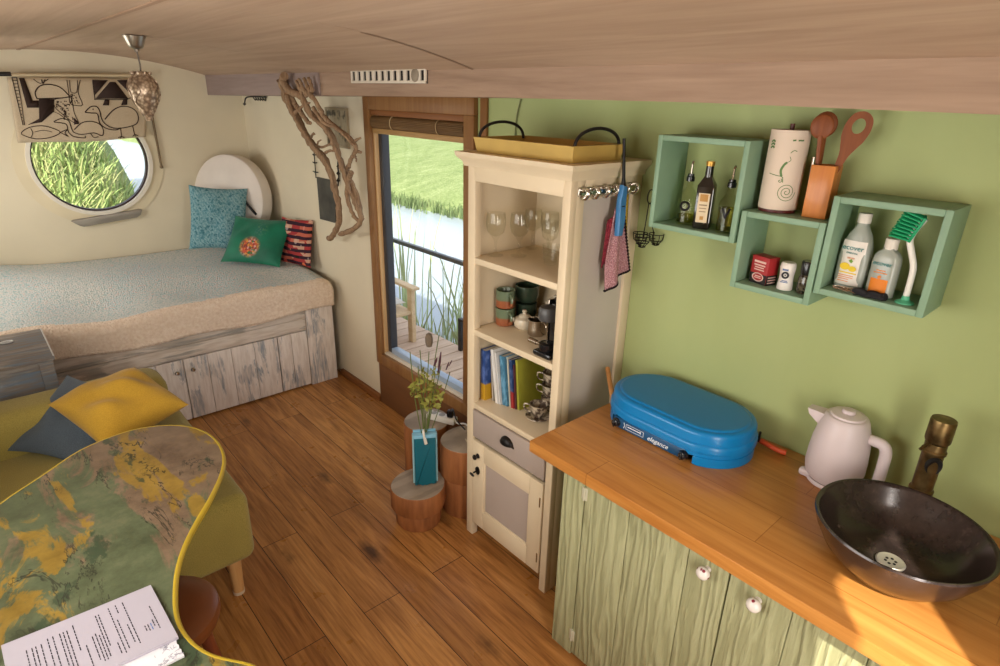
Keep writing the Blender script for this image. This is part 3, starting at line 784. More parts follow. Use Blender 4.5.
limb([(50, 56), (45, 75), (70, 110), (110, 128), (135, 180), (172, 215), (212, 262), (236, 320), (256, 385), (275, 440), (300, 500), (320, 560), (285, 598), (240, 612)], .022, .015, -.015)
limb([(60, 100), (85, 150), (110, 185), (130, 215), (143, 222)], .017, .010, -.02)
limb([(100, 95), (150, 130), (185, 190), (205, 215), (250, 250), (285, 280), (302, 312), (288, 340), (276, 372)], .014, .011, -.01)
limb([(276, 372), (270, 400), (285, 430), (308, 490), (322, 565)], .014, .015, .0)
limb([(285, 395), (270, 470), (290, 540), (318, 570)], .015, .011, -.02)
limb([(58, 120), (80, 190), (118, 250), (150, 300), (180, 335), (208, 385), (225, 450)], .013, .010, -.035); limb([(120, 140), (150, 200), (190, 235), (225, 300), (245, 350), (268, 420), (282, 470)], .012, .010, -.03); limb([(150, 165), (190, 220), (235, 240), (270, 275), (296, 300)], .011, .008, -.025)
limb([(85, 190), (110, 165), (140, 150)], .012, .006, -.02); limb([(160, 300), (185, 306), (218, 290)], .010, .006); limb([(195, 325), (212, 318), (235, 322)], .009, .006)
limb([(292, 292), (302, 282), (318, 273)], .010, .005); limb([(300, 318), (310, 322), (318, 324)], .011, .007); limb([(295, 330), (302, 345), (304, 358)], .008, .004)
limb([(145, 270), (152, 258), (158, 262)], .008, .004); limb([(170, 312), (168, 290), (180, 280)], .007, .003)
for (x0, y0, x1, y1) in ((100, 68, 128, 130), (118, 64, 142, 128), (132, 62, 150, 112), (92, 75, 112, 120)): limb([(x0, y0), ((x0+x1)/2+3, (y0+y1)/2), (x1, y1)], .009, .012, -.012, 7)
tag(obj('driftwood_branch', b, DRIFT), 'long forked driftwood branch hung on the cream wall left of the tall window', 'driftwood')
# upper print, lower slate, wire of beads, hook
pr = thing('framed_print', 'small pale landscape print high on the wall behind the driftwood', 'picture', px_x(337, 150, WX))
a, c = px_x(325, 107, WX-.012), px_x(349, 149, WX-.012)
def print_mat():
    m = NT('pale_landscape_print'); n = m.noise(scale=16, detail=5); g = m.noise(m.mapping((30, 30, 8)), 1, 3)
    m.base(m.mix(m.ramp(n, [(.5, (0,0,0,1)), (.6, (1,1,1,1))]), m.ramp(g, [(.3, '#8a7d66'), (.7, '#b3a78c')]), '#4c4638')); m.set(.6); return m.m
b = B(); b.box((WX-.010, c.y+.012, c.z+.012), (WX-.002, a.y-.012, a.z-.012)); obj('sheet', b, print_mat(), pr)
FR = plain('pale_worn_frame', '#a2947a', .7)
b = B()
b.box((WX-.016, c.y, c.z), (WX-.001, c.y+.014, a.z)); b.box((WX-.016, a.y-.014, c.z), (WX-.001, a.y, a.z)); b.box((WX-.016, c.y+.014, c.z), (WX-.001, a.y-.014, c.z+.014)); b.box((WX-.016, c.y+.014, a.z-.014), (WX-.001, a.y-.014, a.z))
obj('frame', b, FR, pr)
P0, P1, P2, P3 = [px_x(u, v, WX-.012) for u, v in ((316.5, 177), (335, 181), (335, 223), (320, 219))]
b = B(); vs = [(p.x, p.y, p.z) for p in (P0, P1, P2, P3)]+[(WX-.002, p.y, p.z) for p in (P0, P1, P2, P3)]
b.raw(vs, [(0, 1, 2, 3), (7, 6, 5, 4), (0, 4, 5, 1), (1, 5, 6, 2), (2, 6, 7, 3), (3, 7, 4, 0)], fix=True)
tag(obj('slate_picture', b, plain('dark_slate', '#4a4740', .55, var=.45, vscale=9, bump=.3, bscale=50)), 'dark grey slate picture low on the wall behind the driftwood', 'picture')
IRON = plain('wrought_iron', '#211c19', .55)
b = B()
w0, w1 = px_x(314, 152, WX-.012), px_x(316, 178, WX-.012)
b.tube([w0, w0.lerp(w1, .5), w1], .0035, 6)
for t in (.12, .42, .78):
    p = w0.lerp(w1, t); s = .02+.022*t; b.tube([p+Vector((0, -s, .004)), p, p+Vector((0, s, .004))], .0035, 6); b.lathe([(0, -.009), (.009, 0), (0, .009)], c=p, n=8)
tag(obj('bead_wire', b, IRON), 'small dark wire with beads hanging above the slate picture', 'ornament')
b = B(); w0, w1 = px_x(338.5, 158, WX-.012), px_x(338, 186, WX-.012)
b.tube(smooth_path([w0, w0.lerp(w1, .3)+Vector((0, .008, 0)), w0.lerp(w1, .6)-Vector((0, .008, 0)), w1], 4), .005, 6)
for t in (.3, .55, .8): b.lathe([(0, -.018), (.013, 0), (0, .018)], c=w0.lerp(w1, t), n=8)
tag(obj('dark_pendant', b, IRON), 'dark knotted pendant hanging between the two driftwood stems', 'ornament')
b = B()
h = [px_x(244.5, 104, WX-.05), px_x(246, 98, WX-.04), px_x(252, 96.6, WX-.03), px_x(266, 97, WX-.012)]
b.tube(smooth_path(h, 5), .0055, 8); b.lathe([(0, -.012), (.014, 0), (0, .012)], c=h[0], n=10)
for k in range(5):
    p = h[2].lerp(h[3], .15+k*.17); b.tube(closed_path([p+Vector((0, .026, 0)), p+Vector((-.01, 0, .026)), p-Vector((0, .026, 0)), p-Vector((-.01, 0, .026))], 3), .0038, 5, closed=True)
tag(obj('coat_hook', b, IRON), 'curled black iron hook high in the corner under the beam', 'hook')

# vent grille on the beam
vx = 1.600
v0, v1 = px_x(352.5, 69.5, vx), px_x(428, 83, vx); y1, y0, z1, z0 = v0.y, v1.y, (v0.z+.001), v1.z-.002
vt = thing('vent_grille', 'white slotted vent grille on the wooden beam above the tall window', 'vent', (vx, (y0+y1)/2, z0))
b = B(); b.box((vx-.004, y0, z0), (vx-.001, y1, z1)); obj('backing', b, plain('dark_vent_void', '#15120f', .8), vt)
b = B(); VW = plain('white_vent_plastic', '#d6ccbc', .5, var=.04)
b.box((vx-.014, y0, z0), (vx-.002, y1, z0+.012), .003); b.box((vx-.014, y0, z1-.012), (vx-.002, y1, z1), .003)
ns = 12; pitch = (y1-y0)/ns
for k in range(ns+1):
    yc = y0+k*pitch; w = .0125
    b.box((vx-.013, max(y0, yc-w), z0), (vx-.003, min(y1, yc+w), z1), .002)
obj('grille', b, VW, vt)
b = B(); M = frame((vx-.014, y0+.075, (z0+z1)/2), (0, 1, 0), (-1, 0, 0)); b.lathe([(0, 0), (.027, 0), (.027, .003), (.022, .006), (0, .006)], n=28, M=M)
obj('slider_knob', b, plain('grey_vent_knob', '#8e8272', .5), vt)

CRD = plain('blind_cord', '#b9a078', .8)
# rolled bamboo blind inside the tall window
blx = 1.849
bl = thing('bamboo_blind', 'brown bamboo blind rolled up at the top of the tall window', 'blind', (1.885, 2.72, 1.80))
SL = wood('bamboo_slats', '#4e3820', '#7c5d38', 'Y', 1.2, .55, .3, fine=.6)
b = B(); b.box((1.832, 2.312, 1.838), (1.868, 3.155, 1.868), .003); obj('headrail', b, CASINGH, bl)
b = B(); nP = 22
for k in range(nP):
    a = 2*PI*k/nP; b.tube([(blx+.020*math.cos(a), 2.312, 1.803+.028*math.sin(a)), (blx+.020*math.cos(a), 3.155, 1.803+.028*math.sin(a))], .0055, 6)
b.box((blx-.014, 2.313, 1.782), (blx+.014, 3.154, 1.824))
obj('slat_roll', b, SL, bl)
b = B(); b.box((blx-.01, 2.312, 1.742), (blx+.002, 3.155, 1.770), .003); obj('bottom_batten', b, wood('light_bamboo', '#a07b4c', '#bb9762', 'Y', 1, .5, .1), bl)
b = B()
for y in (2.52, 2.94):
    b = B(); b.tube(closed_path([(blx+.029*math.cos(t*PI/4), y, 1.803+.037*math.sin(t*PI/4)) for t in range(8)], 2), .003, 6, closed=True); obj('cord', b, CRD, bl)

# ------------------------------------------------------------------ sofa, chest, cushions
OLIVE = fabric('olive_green_weave', '#a69650', '#8b7c40', 300, .95, .5)
sf = thing('sofa', 'olive green upholstered sofa bench with round wooden legs beside the painted table', 'sofa', (.08, 2.6, 0))
b = B(); b.box((XL+.015, 2.06, .19), (.578, 3.02, .50), .045, seg=4); obj('seat', b, OLIVE, sf)
b = B(); b.box((XL+.015, 2.92, .42), (.545, 3.16, .685), .07, seg=5); obj('backrest', b, OLIVE, sf)
LEGW = wood('honey_beech_leg', '#b9854e', '#d9ab72', 'Z', 1, .45, .1)
for x, y in ((.50, 2.135), (.50, 2.98), (XL+.10, 2.135), (XL+.10, 2.98)):
    b = B(); b.lathe([(0, 0), (.021, 0), (.022, .004), (.029, .20), (0, .20)], c=(x, y, 0), n=20); l = obj('leg', b, LEGW, sf)
    b = B(); b.lathe([(.0215, .0), (.0232, .0), (.0238, .014), (.0222, .014)], c=(x, y, 0), n=20); obj('leg_tip', b, plain('felt_tip', '#cbb59a', .8), l)
YEL = fabric('mustard_velvet', '#c49a35', '#ae862b', 300, .8, .2, .12); BLU = fabric('slate_blue_velvet', '#55616d', '#454f5a', 300, .8, .2, .12)
def pillow2(c, xdir, n, w, h, t, mat, label, seed, lump, pinch):
    b = B(); b.cushion(w, h, t, frame(c, xdir, n), 0, 24, pinch, lump, seed); return tag(obj('sofa_cushion', b, mat, org=c), label, 'cushion')
pillow2((.318, 2.785, .672), (.33, -.91, -.25), (.017, -.27, .96), .375, .375, .19, YEL, 'mustard yellow velvet cushion lying on top on the sofa back', 4, .012, .07)
pillow2((.150, 2.88, .622), (.71, .5, .40), (-.36, -.34, .87), .39, .36, .09, BLU, 'slate blue velvet cushion half under the yellow cushion', 5, .006, .10)

GREYP = whitewash('grey_brown_painted_chest', '#8f8a84', '#6d7780', '#7c6a5b', 'X', .5, .6); GREYP2 = whitewash('grey_blue_panel', '#8d969d', '#727f8c', '#84786e', 'X', .45, .6)
ch = thing('bedside_chest', 'grey washed wooden chest with framed front between bed and sofa', 'chest', (-.13, 3.46, 0))
CX0, CX1, CYF, CYB, CZ = XL+.015, .152, 3.25, 3.68, .79
b = B(); b.box((CX0, CYF+.012, .02), (CX1-.012, CYB, CZ-.022)); obj('carcass', b, GREYP2, ch)
b = B(); b.box((CX0, CYF-.012, CZ-.022), (CX1+.008, CYB+.005, CZ), .004); obj('lid', b, GREYP, ch)
b = B(); b.box((CX1+.004, CYF-.008, CZ-.012), (CX1+.0095, CYB, CZ+.001), .001); obj('lid_edge_light_strip', b, plain('painted_lit_edge', '#c4c3bf', .4), ch)  # pale strip paints the bright light along the lid edge
b = B()
b.box((CX1-.055, CYF-.004, .02), (CX1, CYF+.03, CZ-.024), .003); b.box((CX0, CYF-.004, .02), (CX0+.05, CYF+.03, CZ-.024), .003)
b.box((CX0+.05, CYF-.004, CZ-.06), (CX1-.055, CYF+.02, CZ-.024), .003); b.box((CX0+.05, CYF-.004, .575), (CX1-.055, CYF+.02, .61), .003); b.box((CX0+.05, CYF-.004, .05), (CX1-.055, CYF+.02, .10), .003)
obj('front_frame', b, GREYP, ch)
kp = px_z(7, 343, CZ)
b = B(); b.tube(closed_path([kp+Vector((.022*math.cos(a), .014*math.sin(a), .005)) for a in [2*PI*k/8 for k in range(8)]], 3), .004, 8, closed=True); obj('ring_pull', b, plain('white_metal_ring', '#dadada', .3, .3), ch)

# ------------------------------------------------------------------ organic table
TZ = .75
edge = [(0, 504), (40, 477), (80.7, 450), (122, 433), (152, 426.5), (178, 425.5), (200, 430), (215, 440), (222.6, 455), (221, 472), (210, 496.6), (195.7, 521), (183.5, 545.5), (176, 570), (173.7, 594), (175, 615), (182, 632), (195.7, 647), (215, 657), (249.5, 665)]
tp = [px_z(u, v, TZ) for u, v in edge]
out = [(p.x, p.y) for p in tp]+[(.262, 1.045), (.36, .93), (.47, .75), (.44, .55), (.30, .42), (.05, .36), (-.2, .42), (-.35, .65), (-.385, 1.0), (-.375, 1.4), (-.33, 1.75), (-.24, 1.98)]
out = [(p.x, p.y) for p in closed_path([(x, y, 0) for x, y in out], 4)]
tb = thing('organic_table', 'curvy table with a worn green, yellow and brown painted top', 'table', (.05, 1.3, 0))
def table_mat():
    m = NT('worn_layered_table_paint'); v = m.mapping((6.0, 2.2, 1), (0, 0, -.5)); n = m.noise(v, 1.2, 8, .65, 1.0); n2 = m.noise(m.mapping((5.2, 1.7, 1), (0, 0, -.55), (3, 1, 0)), 1.3, 8, .65, .8); n3 = m.noise(scale=9, detail=6, rough=.7)
    sep = m.n.new('ShaderNodeSeparateXYZ'); m.link(m.tc, sep.inputs[0])
    xg = m.math('ADD', m.math('MULTIPLY', sep.outputs['X'], .55), m.math('MULTIPLY', sep.outputs['Y'], .22))
    green = m.ramp(n3, [(.3, '#3f4530'), (.55, '#586045'), (.75, '#6f6f53')]); mauve = m.ramp(n3, [(.3, '#5d4a38'), (.7, '#85705a')]); yel = m.ramp(n3, [(.3, '#74591d'), (.65, '#9c7d2e')])
    c = m.mix(m.ramp(m.math('ADD', n, xg), [(.66, (0,0,0,1)), (.73, (1,1,1,1))]), green, mauve)
    c = m.mix(m.ramp(n2, [(.545, (0,0,0,1)), (.575, (.9,.9,.9,1))]), c, yel)
    dk = m.noise(m.mapping((5, 2.4, 1), (0, 0, -.6), (7, 3, 0)), 1.4, 6, .6); c = m.mix(m.ramp(dk, [(.60, (0,0,0,1)), (.63, (.8,.8,.8,1))]), c, '#33432f')
    cr = m.math('ABSOLUTE', m.math('SUBTRACT', m.noise(m.mapping((5, 1.6, 1), (0, 0, -.55)), 1.5, 5, .7, .6), .5)); cn = m.noise(m.mapping((9, 3, 1), (0, 0, -.5)), 1.2, 5)
    c = m.mix(m.math('MULTIPLY', m.math('MULTIPLY', m.ramp(cr, [(.006, (1,1,1,1)), (.014, (0,0,0,1))]), m.ramp(cn, [(.48, (0,0,0,1)), (.56, (1,1,1,1))])), .8), c, '#2b2a20')
    m.base(c); m.set(m.ramp(n3, [(.3, (.35,)*3+(1,)), (.7, (.55,)*3+(1,))]), 0, spec=.4); m.bump(m.mix(.5, n3, n2), .25, .004); return m.m
b = B(); b.prism(out, TZ-.028, TZ, .003, 0)
bm = b.bm
for f in bm.faces:
    if abs(f.normal.z) < .5: f.material_index = 1
obj('tabletop', b, [table_mat(), plain('yellow_edge_paint', '#d2b322', .45, var=.08)], tb)
eb = B(); eb.tube([(x, y, TZ-.0085) for x, y in out], .009, 10, closed=True); obj('edge_band', eb, plain('yellow_edge_band', '#b89c2c', .45, var=.1), tb)
DKW = wood('dark_table_leg', '#4e3422', '#6d4a30', 'Z', 1, .6, .1)
for x, y in ((-.28, .62), (.28, .68), (-.27, 1.7), (.16, 2.02)):
    b = B(); b.lathe([(0, 0), (.02, 0), (.028, TZ-.028), (0, TZ-.028)], c=(x, y, 0), n=16); obj('leg', b, DKW, tb)

# booklet on the table
PAPER = plain('white_paper', '#aca6b2', .7, var=.02); PRINTI = plain('printed_black', '#38353c', .8); BLUEI = plain('printed_blue', '#5873a8', .8)
A, Bc, D = px_z(151, 586, TZ+.006), px_z(178.8, 639, TZ+.006), px_z(0, 648.4, TZ+.006)
ex = (D-A).normalized(); ey = (Bc-A); wA = ey.length; ey.normalize(); LA = .303
b = B()
M = Matrix(((ex.x, ey.x, 0, A.x), (ex.y, ey.y, 0, A.y), (0, 0, 1, TZ+.0065), (0, 0, 0, 1)))
# page as a slightly curled sheet block; U = down the page (0..LA), V = along the lines (0..wA)
def page(u, v, top=True):
    z = .0035+.004*(v**3)+.003*(u**3) if top else 0
    return (u*LA, v*wA, z)
b.grid(lambda u, v: page(u, v), 12, 8, M=M); b.grid(lambda u, v: page(u, v, False), 1, 1, M=M, flip=True)
ring = [(i/12, 0) for i in range(12)]+[(1, i/8) for i in range(8)]+[(1-i/12, 1) for i in range(12)]+[(0, 1-i/8) for i in range(8)]
nr = len(ring); vs = [page(*p) for p in ring]+[page(p[0], p[1], False) for p in ring]
b.raw(vs, [(i, (i+1) % nr, nr+(i+1) % nr, nr+i) for i in range(nr)], 0, M, fix=True)
def tline(u0, a, c, h=.0021, mi=1):
    rnd2 = random.Random(int(u0*1e5)); v = a
    while v < c-.004:
        w = min(rnd2.uniform(.006, .017), c-v); p = page(u0/LA, v/wA)
        q0, q1 = page(u0/LA, v/wA), page((u0+h)/LA, (v+w)/wA); zz = max(q0[2], q1[2])+.0005
        b.raw([(u0, v, zz), (u0+h, v, zz), (u0+h, v+w, zz), (u0, v+w, zz)], [(0, 3, 2, 1), (0, 1, 2, 3)][:1], mi, M); v += w+.0025
for u0, a, c, mi in ((.022, .075, .165, 1), (.029, .125, .150, 1), (.035, .135, .165, 2), (.041, .135, .16, 1), (.047, .135, .155, 1),
                     (.068, .022, .185, 1), (.076, .105, .175, 1), (.083, .022, .06, 1), (.09, .075, .19, 1), (.098, .022, .195, 1), (.106, .15, .19, 1),
                     (.120, .03, .15, 1), (.126, .03, .185, 1), (.132, .10, .19, 1), (.138, .09, .19, 1), (.145, .095, .18, 1),
                     (.160, .115, .19, 1), (.172, .03, .125, 1), (.185, .04, .19, 1), (.192, .04, .17, 1), (.199, .04, .19, 1), (.212, .04, .15, 1), (.222, .04, .185, 1), (.235, .05, .16, 1), (.245, .05, .185, 1), (.252, .05, .18, 1), (.262, .05, .12, 1)):
    tline(u0, a, c, mi=mi)
tag(obj('printed_booklet', b, [PAPER, PRINTI, BLUEI]), 'printed white text booklet lying on the painted table', 'booklet')
b = B()
M2 = M @ T(.01, .055, -.006) @ RZ(.02)
n = 40; outl = [(0+.0012*((i*7) % 3-1), wA*i/n) for i in range(n+1)]+[(LA*.95, wA), (LA*.95, 0)]
b.prism([(p[0], p[1]) for p in outl], 0, .0052, 0, 0, M2)
rr = random.Random(5)
for k in range(26):
    x, y = rr.uniform(.004, .05), rr.uniform(.155, wA-.004); b.tube([(x, y, .0055), (x+rr.uniform(-.01, .01), y+rr.uniform(-.008, .008), .0055), (x+rr.uniform(-.012, .012), y+rr.uniform(-.01, .01), .0055)], .0006, 4, 1, M2)
tag(obj('paper_pad', b, [plain('pad_paper', '#d9d6dc', .7, var=.03), plain('pencil_grey', '#9a9aa8', .8)]), 'white scribbled paper sheet sticking out under the printed booklet', 'paper')

# leather stool under the table edge
st = thing('leather_stool', 'round brown leather stool tucked under the painted table', 'stool', (.17, 1.70, 0))
b = B(); sc = (.165, 1.70); b.lathe([(0, .40), (.15, .40), (.165, .41), (.170, .43), (.166, .452), (.150, .464), (.09, .470), (0, .472)], c=(sc[0], sc[1], 0), n=48); obj('seat', b, plain('saddle_brown_leather', '#7d4726', .35, var=.12, bump=.2, bscale=120), st)
RL = wood('red_brown_leg', '#6b3520', '#8b4a2c', 'Z', 1, .4, .1)
for k in range(3):
    a = -.35+2*PI*k/3; b = B(); b.tube([(sc[0]+.10*math.cos(a), sc[1]+.10*math.sin(a), .405), (sc[0]+.16*math.cos(a), sc[1]+.16*math.sin(a), 0.002)], [.022, .016], 12); obj('leg', b, RL, st)
# ------------------------------------------------------------------ tall cream cabinet
CREAM = plain('cream_cabinet_paint', '#d6c4a6', .5, var=.05, vscale=4, bump=.1, bscale=90); MAUVE = plain('greige_panel_paint', '#a99a90', .55, var=.05, vscale=4)
BLK = plain('black_iron_fitting', '#1d1a19', .4, .6)
CFX, CY0, CY1 = 1.466, 1.300, 1.826
cb = thing('tall_cabinet', 'tall narrow cream cabinet with open shelves, drawer and panelled door', 'cabinet', (1.65, 1.56, 0))
b = B()
b.box((CFX+.02, CY1-.022, .06), (1.842, CY1-.002, 1.71)); b.box((1.824, CY0+.026, .06), (1.842, CY1-.022, 1.71))
b.box((CFX+.02, CY0+.012, .06), (1.824, CY0+.022, 1.71), 0, 1); b.box((CFX+.02, CY0+.022, 1.695), (1.824, CY1-.022, 1.712)); b.box((CFX+.02, CY0+.02, .07), (1.824, CY1-.02, .09))
b.box((CFX+.002, CY0, .0), (CFX+.035, CY0+.036, 1.72), .004); b.box((CFX+.002, CY1-.044, .0), (CFX+.035, CY1, 1.72), .004)
b.box((CFX, CY0+.030, 1.652), (CFX+.03, CY1-.04, 1.72), .003)
b.box((CFX+.03, CY0, .0), (CFX+.072, CY0+.024, 1.72), .004); b.box((1.80, CY0, .0), (1.8495, CY0+.024, 1.72), .004); b.box((CFX+.072, CY0, 1.64), (1.80, CY0+.02, 1.72), .003); b.box((CFX+.072, CY0, .06), (1.80, CY0+.02, .15), .003)
b.box((1.80, CY1-.03, 0), (1.843, CY1, .1))
obj('carcass', b, [CREAM, plain('lit_greige_side_panel', '#beb4aa', .55, var=.05, vscale=4)], cb)  # side panel: lighter copy of the greige, with the rear light painted in
b = B()
prof = [(0, 1.705), (.010, 1.706), (.014, 1.722), (.030, 1.738), (.034, 1.744), (.036, 1.758), (0, 1.758)]
for (x0, y0, x1, y1, nx, ny) in ((CFX, CY0, CFX, CY1, -1, 0),):
    pass
vs, fs = [], []; m = len(prof)
path = [((1.843, CY0), (0, -1)), ((CFX, CY0), (-1, -1)), ((CFX, CY1), (-1, 1)), ((1.843, CY1), (0, 1))]
for (px0, py0), (nx, ny) in path:
    for o, z in prof: vs.append((px0+nx*o, py0+ny*o, z))
for i in range(3):
    for k in range(m): fs.append((i*m+k, i*m+(k+1) % m, (i+1)*m+(k+1) % m, (i+1)*m+k))
fs += [tuple(range(m)), tuple(3*m+k for k in range(m))]
b.raw(vs, fs, fix=True); b.box((CFX, CY0, 1.745), (1.843, CY1, 1.758)); obj('cornice', b, CREAM, cb)
for z in (1.357, 1.052, .710):
    b = B(); b.box((CFX+.004, CY0+.024, z-.026), (1.824, CY1-.024, z), .004); obj('shelf', b, CREAM, cb)
dr = None
b = B(); b.box((CFX-.002, CY0+.040, .548), (CFX+.02, CY1-.047, .680), .003); dr = obj('drawer', b, MAUVE, cb)
b = B(); M = frame((CFX-.002, 1.555, .628), (0, -1, 0), (-1, 0, 0))
for k in range(1):
    vs, fs = [], []; nu, nv = 16, 8
    for j in range(nv+1):
        for i in range(nu+1):
            a = PI*i/nu; t = PI/2*j/nv; vs.append((.038*math.cos(a)*math.cos(t), .034*math.sin(a)*math.cos(t)-.012, .024*math.sin(t)))
    fs = [(j*(nu+1)+i, j*(nu+1)+i+1, (j+1)*(nu+1)+i+1, (j+1)*(nu+1)+i) for j in range(nv) for i in range(nu)]
    b.raw(vs, fs, 0, M)
b.box((-.042, -.018, 0), (.042, -.010, .004), 0, 0, M); obj('cup_handle', b, BLK, dr)
b = B()
y0, y1, z0, z1 = CY0+.040, CY1-.047, .082, .530
b.box((CFX-.002, y0, z0), (CFX+.02, y0+.075, z1), .003); b.box((CFX-.002, y1-.075, z0), (CFX+.02, y1, z1), .003); b.box((CFX-.002, y0+.075, z0), (CFX+.02, y1-.075, z0+.095), .003); b.box((CFX-.002, y0+.075, z1-.085), (CFX+.02, y1-.075, z1), .003)
do = obj('door', b, CREAM, cb)
b = B(); b.box((CFX+.008, y0+.07, z0+.09), (CFX+.014, y1-.07, z1-.08)); obj('panel', b, MAUVE, do)
b = B()
for lo, hi in (((y0+.073, z0+.093), (y0+.082, z1-.083)), ((y1-.082, z0+.093), (y1-.073, z1-.083)), ((y0+.082, z0+.093), (y1-.082, z0+.102)), ((y0+.082, z1-.092), (y1-.082, z1-.083))):
    b.box((CFX+.001, lo[0], lo[1]), (CFX+.012, hi[0], hi[1]), .003)
obj('panel_moulding', b, CREAM, do)
b = B(); kx = CFX-.002
M = frame((kx, 1.742, .385), (0, -1, 0), (-1, 0, 0)); b.lathe([(0, 0), (.015, 0), (.015, .003), (0, .003)], n=20, M=M, sy=1.35)
b.tube([(0, 0, 0), (0, 0, .026)], .004, 8, 0, M); b.tube(closed_path([(.012*math.cos(a), -.006+.008*math.sin(a), .034+.008*math.sin(a)*.4) for a in [2*PI*k/8 for k in range(8)]], 3), .003, 6, 0, M, True)
obj('key', b, BLK, do)
b = B(); M = frame((kx, 1.742, .462), (0, -1, 0), (-1, 0, 0)); b.lathe([(0, 0), (.012, 0), (.009, .004), (.007, .012), (.013, .018), (.010, .024), (0, .025)], n=18, M=M); obj('knob', b, BLK, do)
for z in (.16, .44):
    b = B(); b.tube([(CFX-.003, y0+.012, z-.022), (CFX-.003, y0+.012, z+.022)], .003, 8); obj('hinge', b, plain('aged_brass', '#8c734b', .5, .6), do)

# tray on top
TRY = plain('ochre_tray_paint', '#b99a52', .5, var=.1, vscale=9)
tr = thing('serving_tray', 'ochre yellow wooden tray with black arched handles on top of the cabinet', 'tray', (1.63, 1.57, 1.758))
TX0, TX1, TY0, TY1, TZ0, TZ1 = 1.472, 1.735, 1.305, 1.800, 1.759, 1.811
b = B(); b.box((TX0+.014, TY0+.014, TZ0), (TX1-.014, TY1-.014, TZ0+.010)); obj('base', b, TRY, tr)
b = B()
def slant(a, c, inn):   # sloping tray side between two corners
    pass
o, i_ = .0, .012
cor = [(TX0, TY0), (TX1, TY0), (TX1, TY1), (TX0, TY1)]; sg = [(1, 1), (-1, 1), (-1, -1), (1, -1)]
vs = []
for (x, y), (sx, sy) in zip(cor, sg):
    vs += [(x+sx*.010, y+sy*.010, TZ0), (x, y, TZ1), (x+sx*.010, y+sy*.010, TZ1+.001), (x+sx*.020, y+sy*.020, TZ0+.008)]
fs = []
for k in range(4):
    a, c = 4*k, 4*((k+1) % 4)
    for q in range(4): fs.append((a+q, a+(q+1) % 4, c+(q+1) % 4, c+q))
b.raw(vs, fs, fix=True); obj('rim', b, TRY, tr)
for yy in (TY0+.012, TY1-.012):
    x0, x1 = 1.49, 1.715
    b = B(); b.tube([((x0+x1)/2-(x1-x0)/2*math.cos(PI*k/24), yy, TZ1-.01+.062*math.sin(PI*k/24)**.8) for k in range(25)], .0055, 10); obj('handle', b, plain('black_handle', '#191717', .45), tr)

# ------------------------------------------------------------------ things on the cabinet shelves
GL = thin_glass('clear_glass', '#fcfcfa', .40)
def wine_glass(name, x, y, z, hh, r, label, group, flare=.9):
    st_ = hh*.42
    prof = [(0, .002), (r*.80, .002), (r*.82, .004), (r*.3, .010), (.006, .018), (.005, st_*.6), (.007, st_-.008), (r*.45, st_+.008), (r*.85, st_+(hh-st_)*.25), (r, st_+(hh-st_)*.55), (r*.97, st_+(hh-st_)*.8), (r*flare, hh),
            (r*flare-.0015, hh), (r*.94, st_+(hh-st_)*.8), (r*.965, st_+(hh-st_)*.55), (r*.81, st_+(hh-st_)*.26), (r*.4, st_+.012), (0, st_+.006)]
    b = B(); b.lathe(prof, c=(x, y, z), n=36); return tag(obj(name, b, GL, org=(x, y, z)), label, 'glass', group)
SZ = 1.357
wine_glass('wine_glass', 1.555, 1.757, SZ, .172, .040, 'tall wine goblet nearest the left end of the top shelf', 'glasses on the top shelf')
wine_glass('wine_glass', 1.625, 1.695, SZ, .172, .039, 'wine goblet standing second on the top shelf, on a slim stem', 'glasses on the top shelf')
for k, (x, y, hh, r, lb) in enumerate(((1.76, 1.755, .165, .038, 'wine goblet at the back of the top shelf between the two front goblets'), (1.77, 1.67, .165, .038, 'wine goblet at the back of the top shelf behind the second goblet'),
                                       (1.70, 1.60, .15, .034, 'narrow stemmed glass in the middle of the top shelf'), (1.77, 1.56, .165, .037, 'wine goblet at the back of the top shelf, right of the middle'))):
    wine_glass('wine_glass', x, y, SZ, hh, r, lb, 'glasses on the top shelf')
def tumbler(x, y, lb):
    b = B(); b.lathe([(0, .003), (.022, .003), (.025, .008), (.033, .08), (.0315, .08), (.0235, .012), (0, .010)], c=(x, y, SZ), n=32); tag(obj('tumbler', b, GL, org=(x, y, SZ)), lb, 'glass', 'glasses on the top shelf')
tumbler(1.63, 1.525, 'small clear tumbler at the front of the top shelf, left of two'); tumbler(1.66, 1.44, 'small clear tumbler in the right corner of the top shelf')

# second shelf: mugs, green bowls, teapot, jar, steel cup, coffee machine
SZ = 1.052
def band_mat(name, a, bcol, zsplit, w=.004):
    m = NT(name); sep = m.n.new('ShaderNodeSeparateXYZ'); m.link(m.tc, sep.inputs[0])
    n = m.noise(scale=40, detail=3); h = m.math('ADD', sep.outputs['Z'], m.math('MULTIPLY', n, .006))
    m.base(m.ramp(h, [(zsplit, bcol), (zsplit+w, a)])); m.set(.3, 0, spec=.5, coat=.3); return m.m
MUG = band_mat('green_and_terracotta_glaze', '#5f6d54', '#8d4f30', .036)
mg = thing('mug', 'lower of two stacked green and terracotta mugs on the shelf', 'mug', (1.615, 1.755, SZ), 'stacked mugs')
b = B(); b.lathe([(0, 0), (.036, 0), (.040, .004), (.041, .040), (.041, .074), (.039, .076), (.037, .073), (.036, .008), (0, .007)], c=(1.615, 1.755, SZ), n=36); obj('cup', b, MUG, mg)
b = B(); b.tube(smooth_path([(1.615-.012, 1.755-.037, SZ+.062), (1.615-.022, 1.755-.062, SZ+.058), (1.615-.022, 1.755-.062, SZ+.026), (1.615-.012, 1.755-.037, SZ+.018)], 5), .006, 8); obj('handle', b, MUG, mg)
copy_thing(mg, (0, 0, .0775), 'upper of two stacked green and terracotta mugs on the shelf')
DG = plain('dark_green_glaze', '#38493a', .25, var=.2, vscale=12, coat=.4)
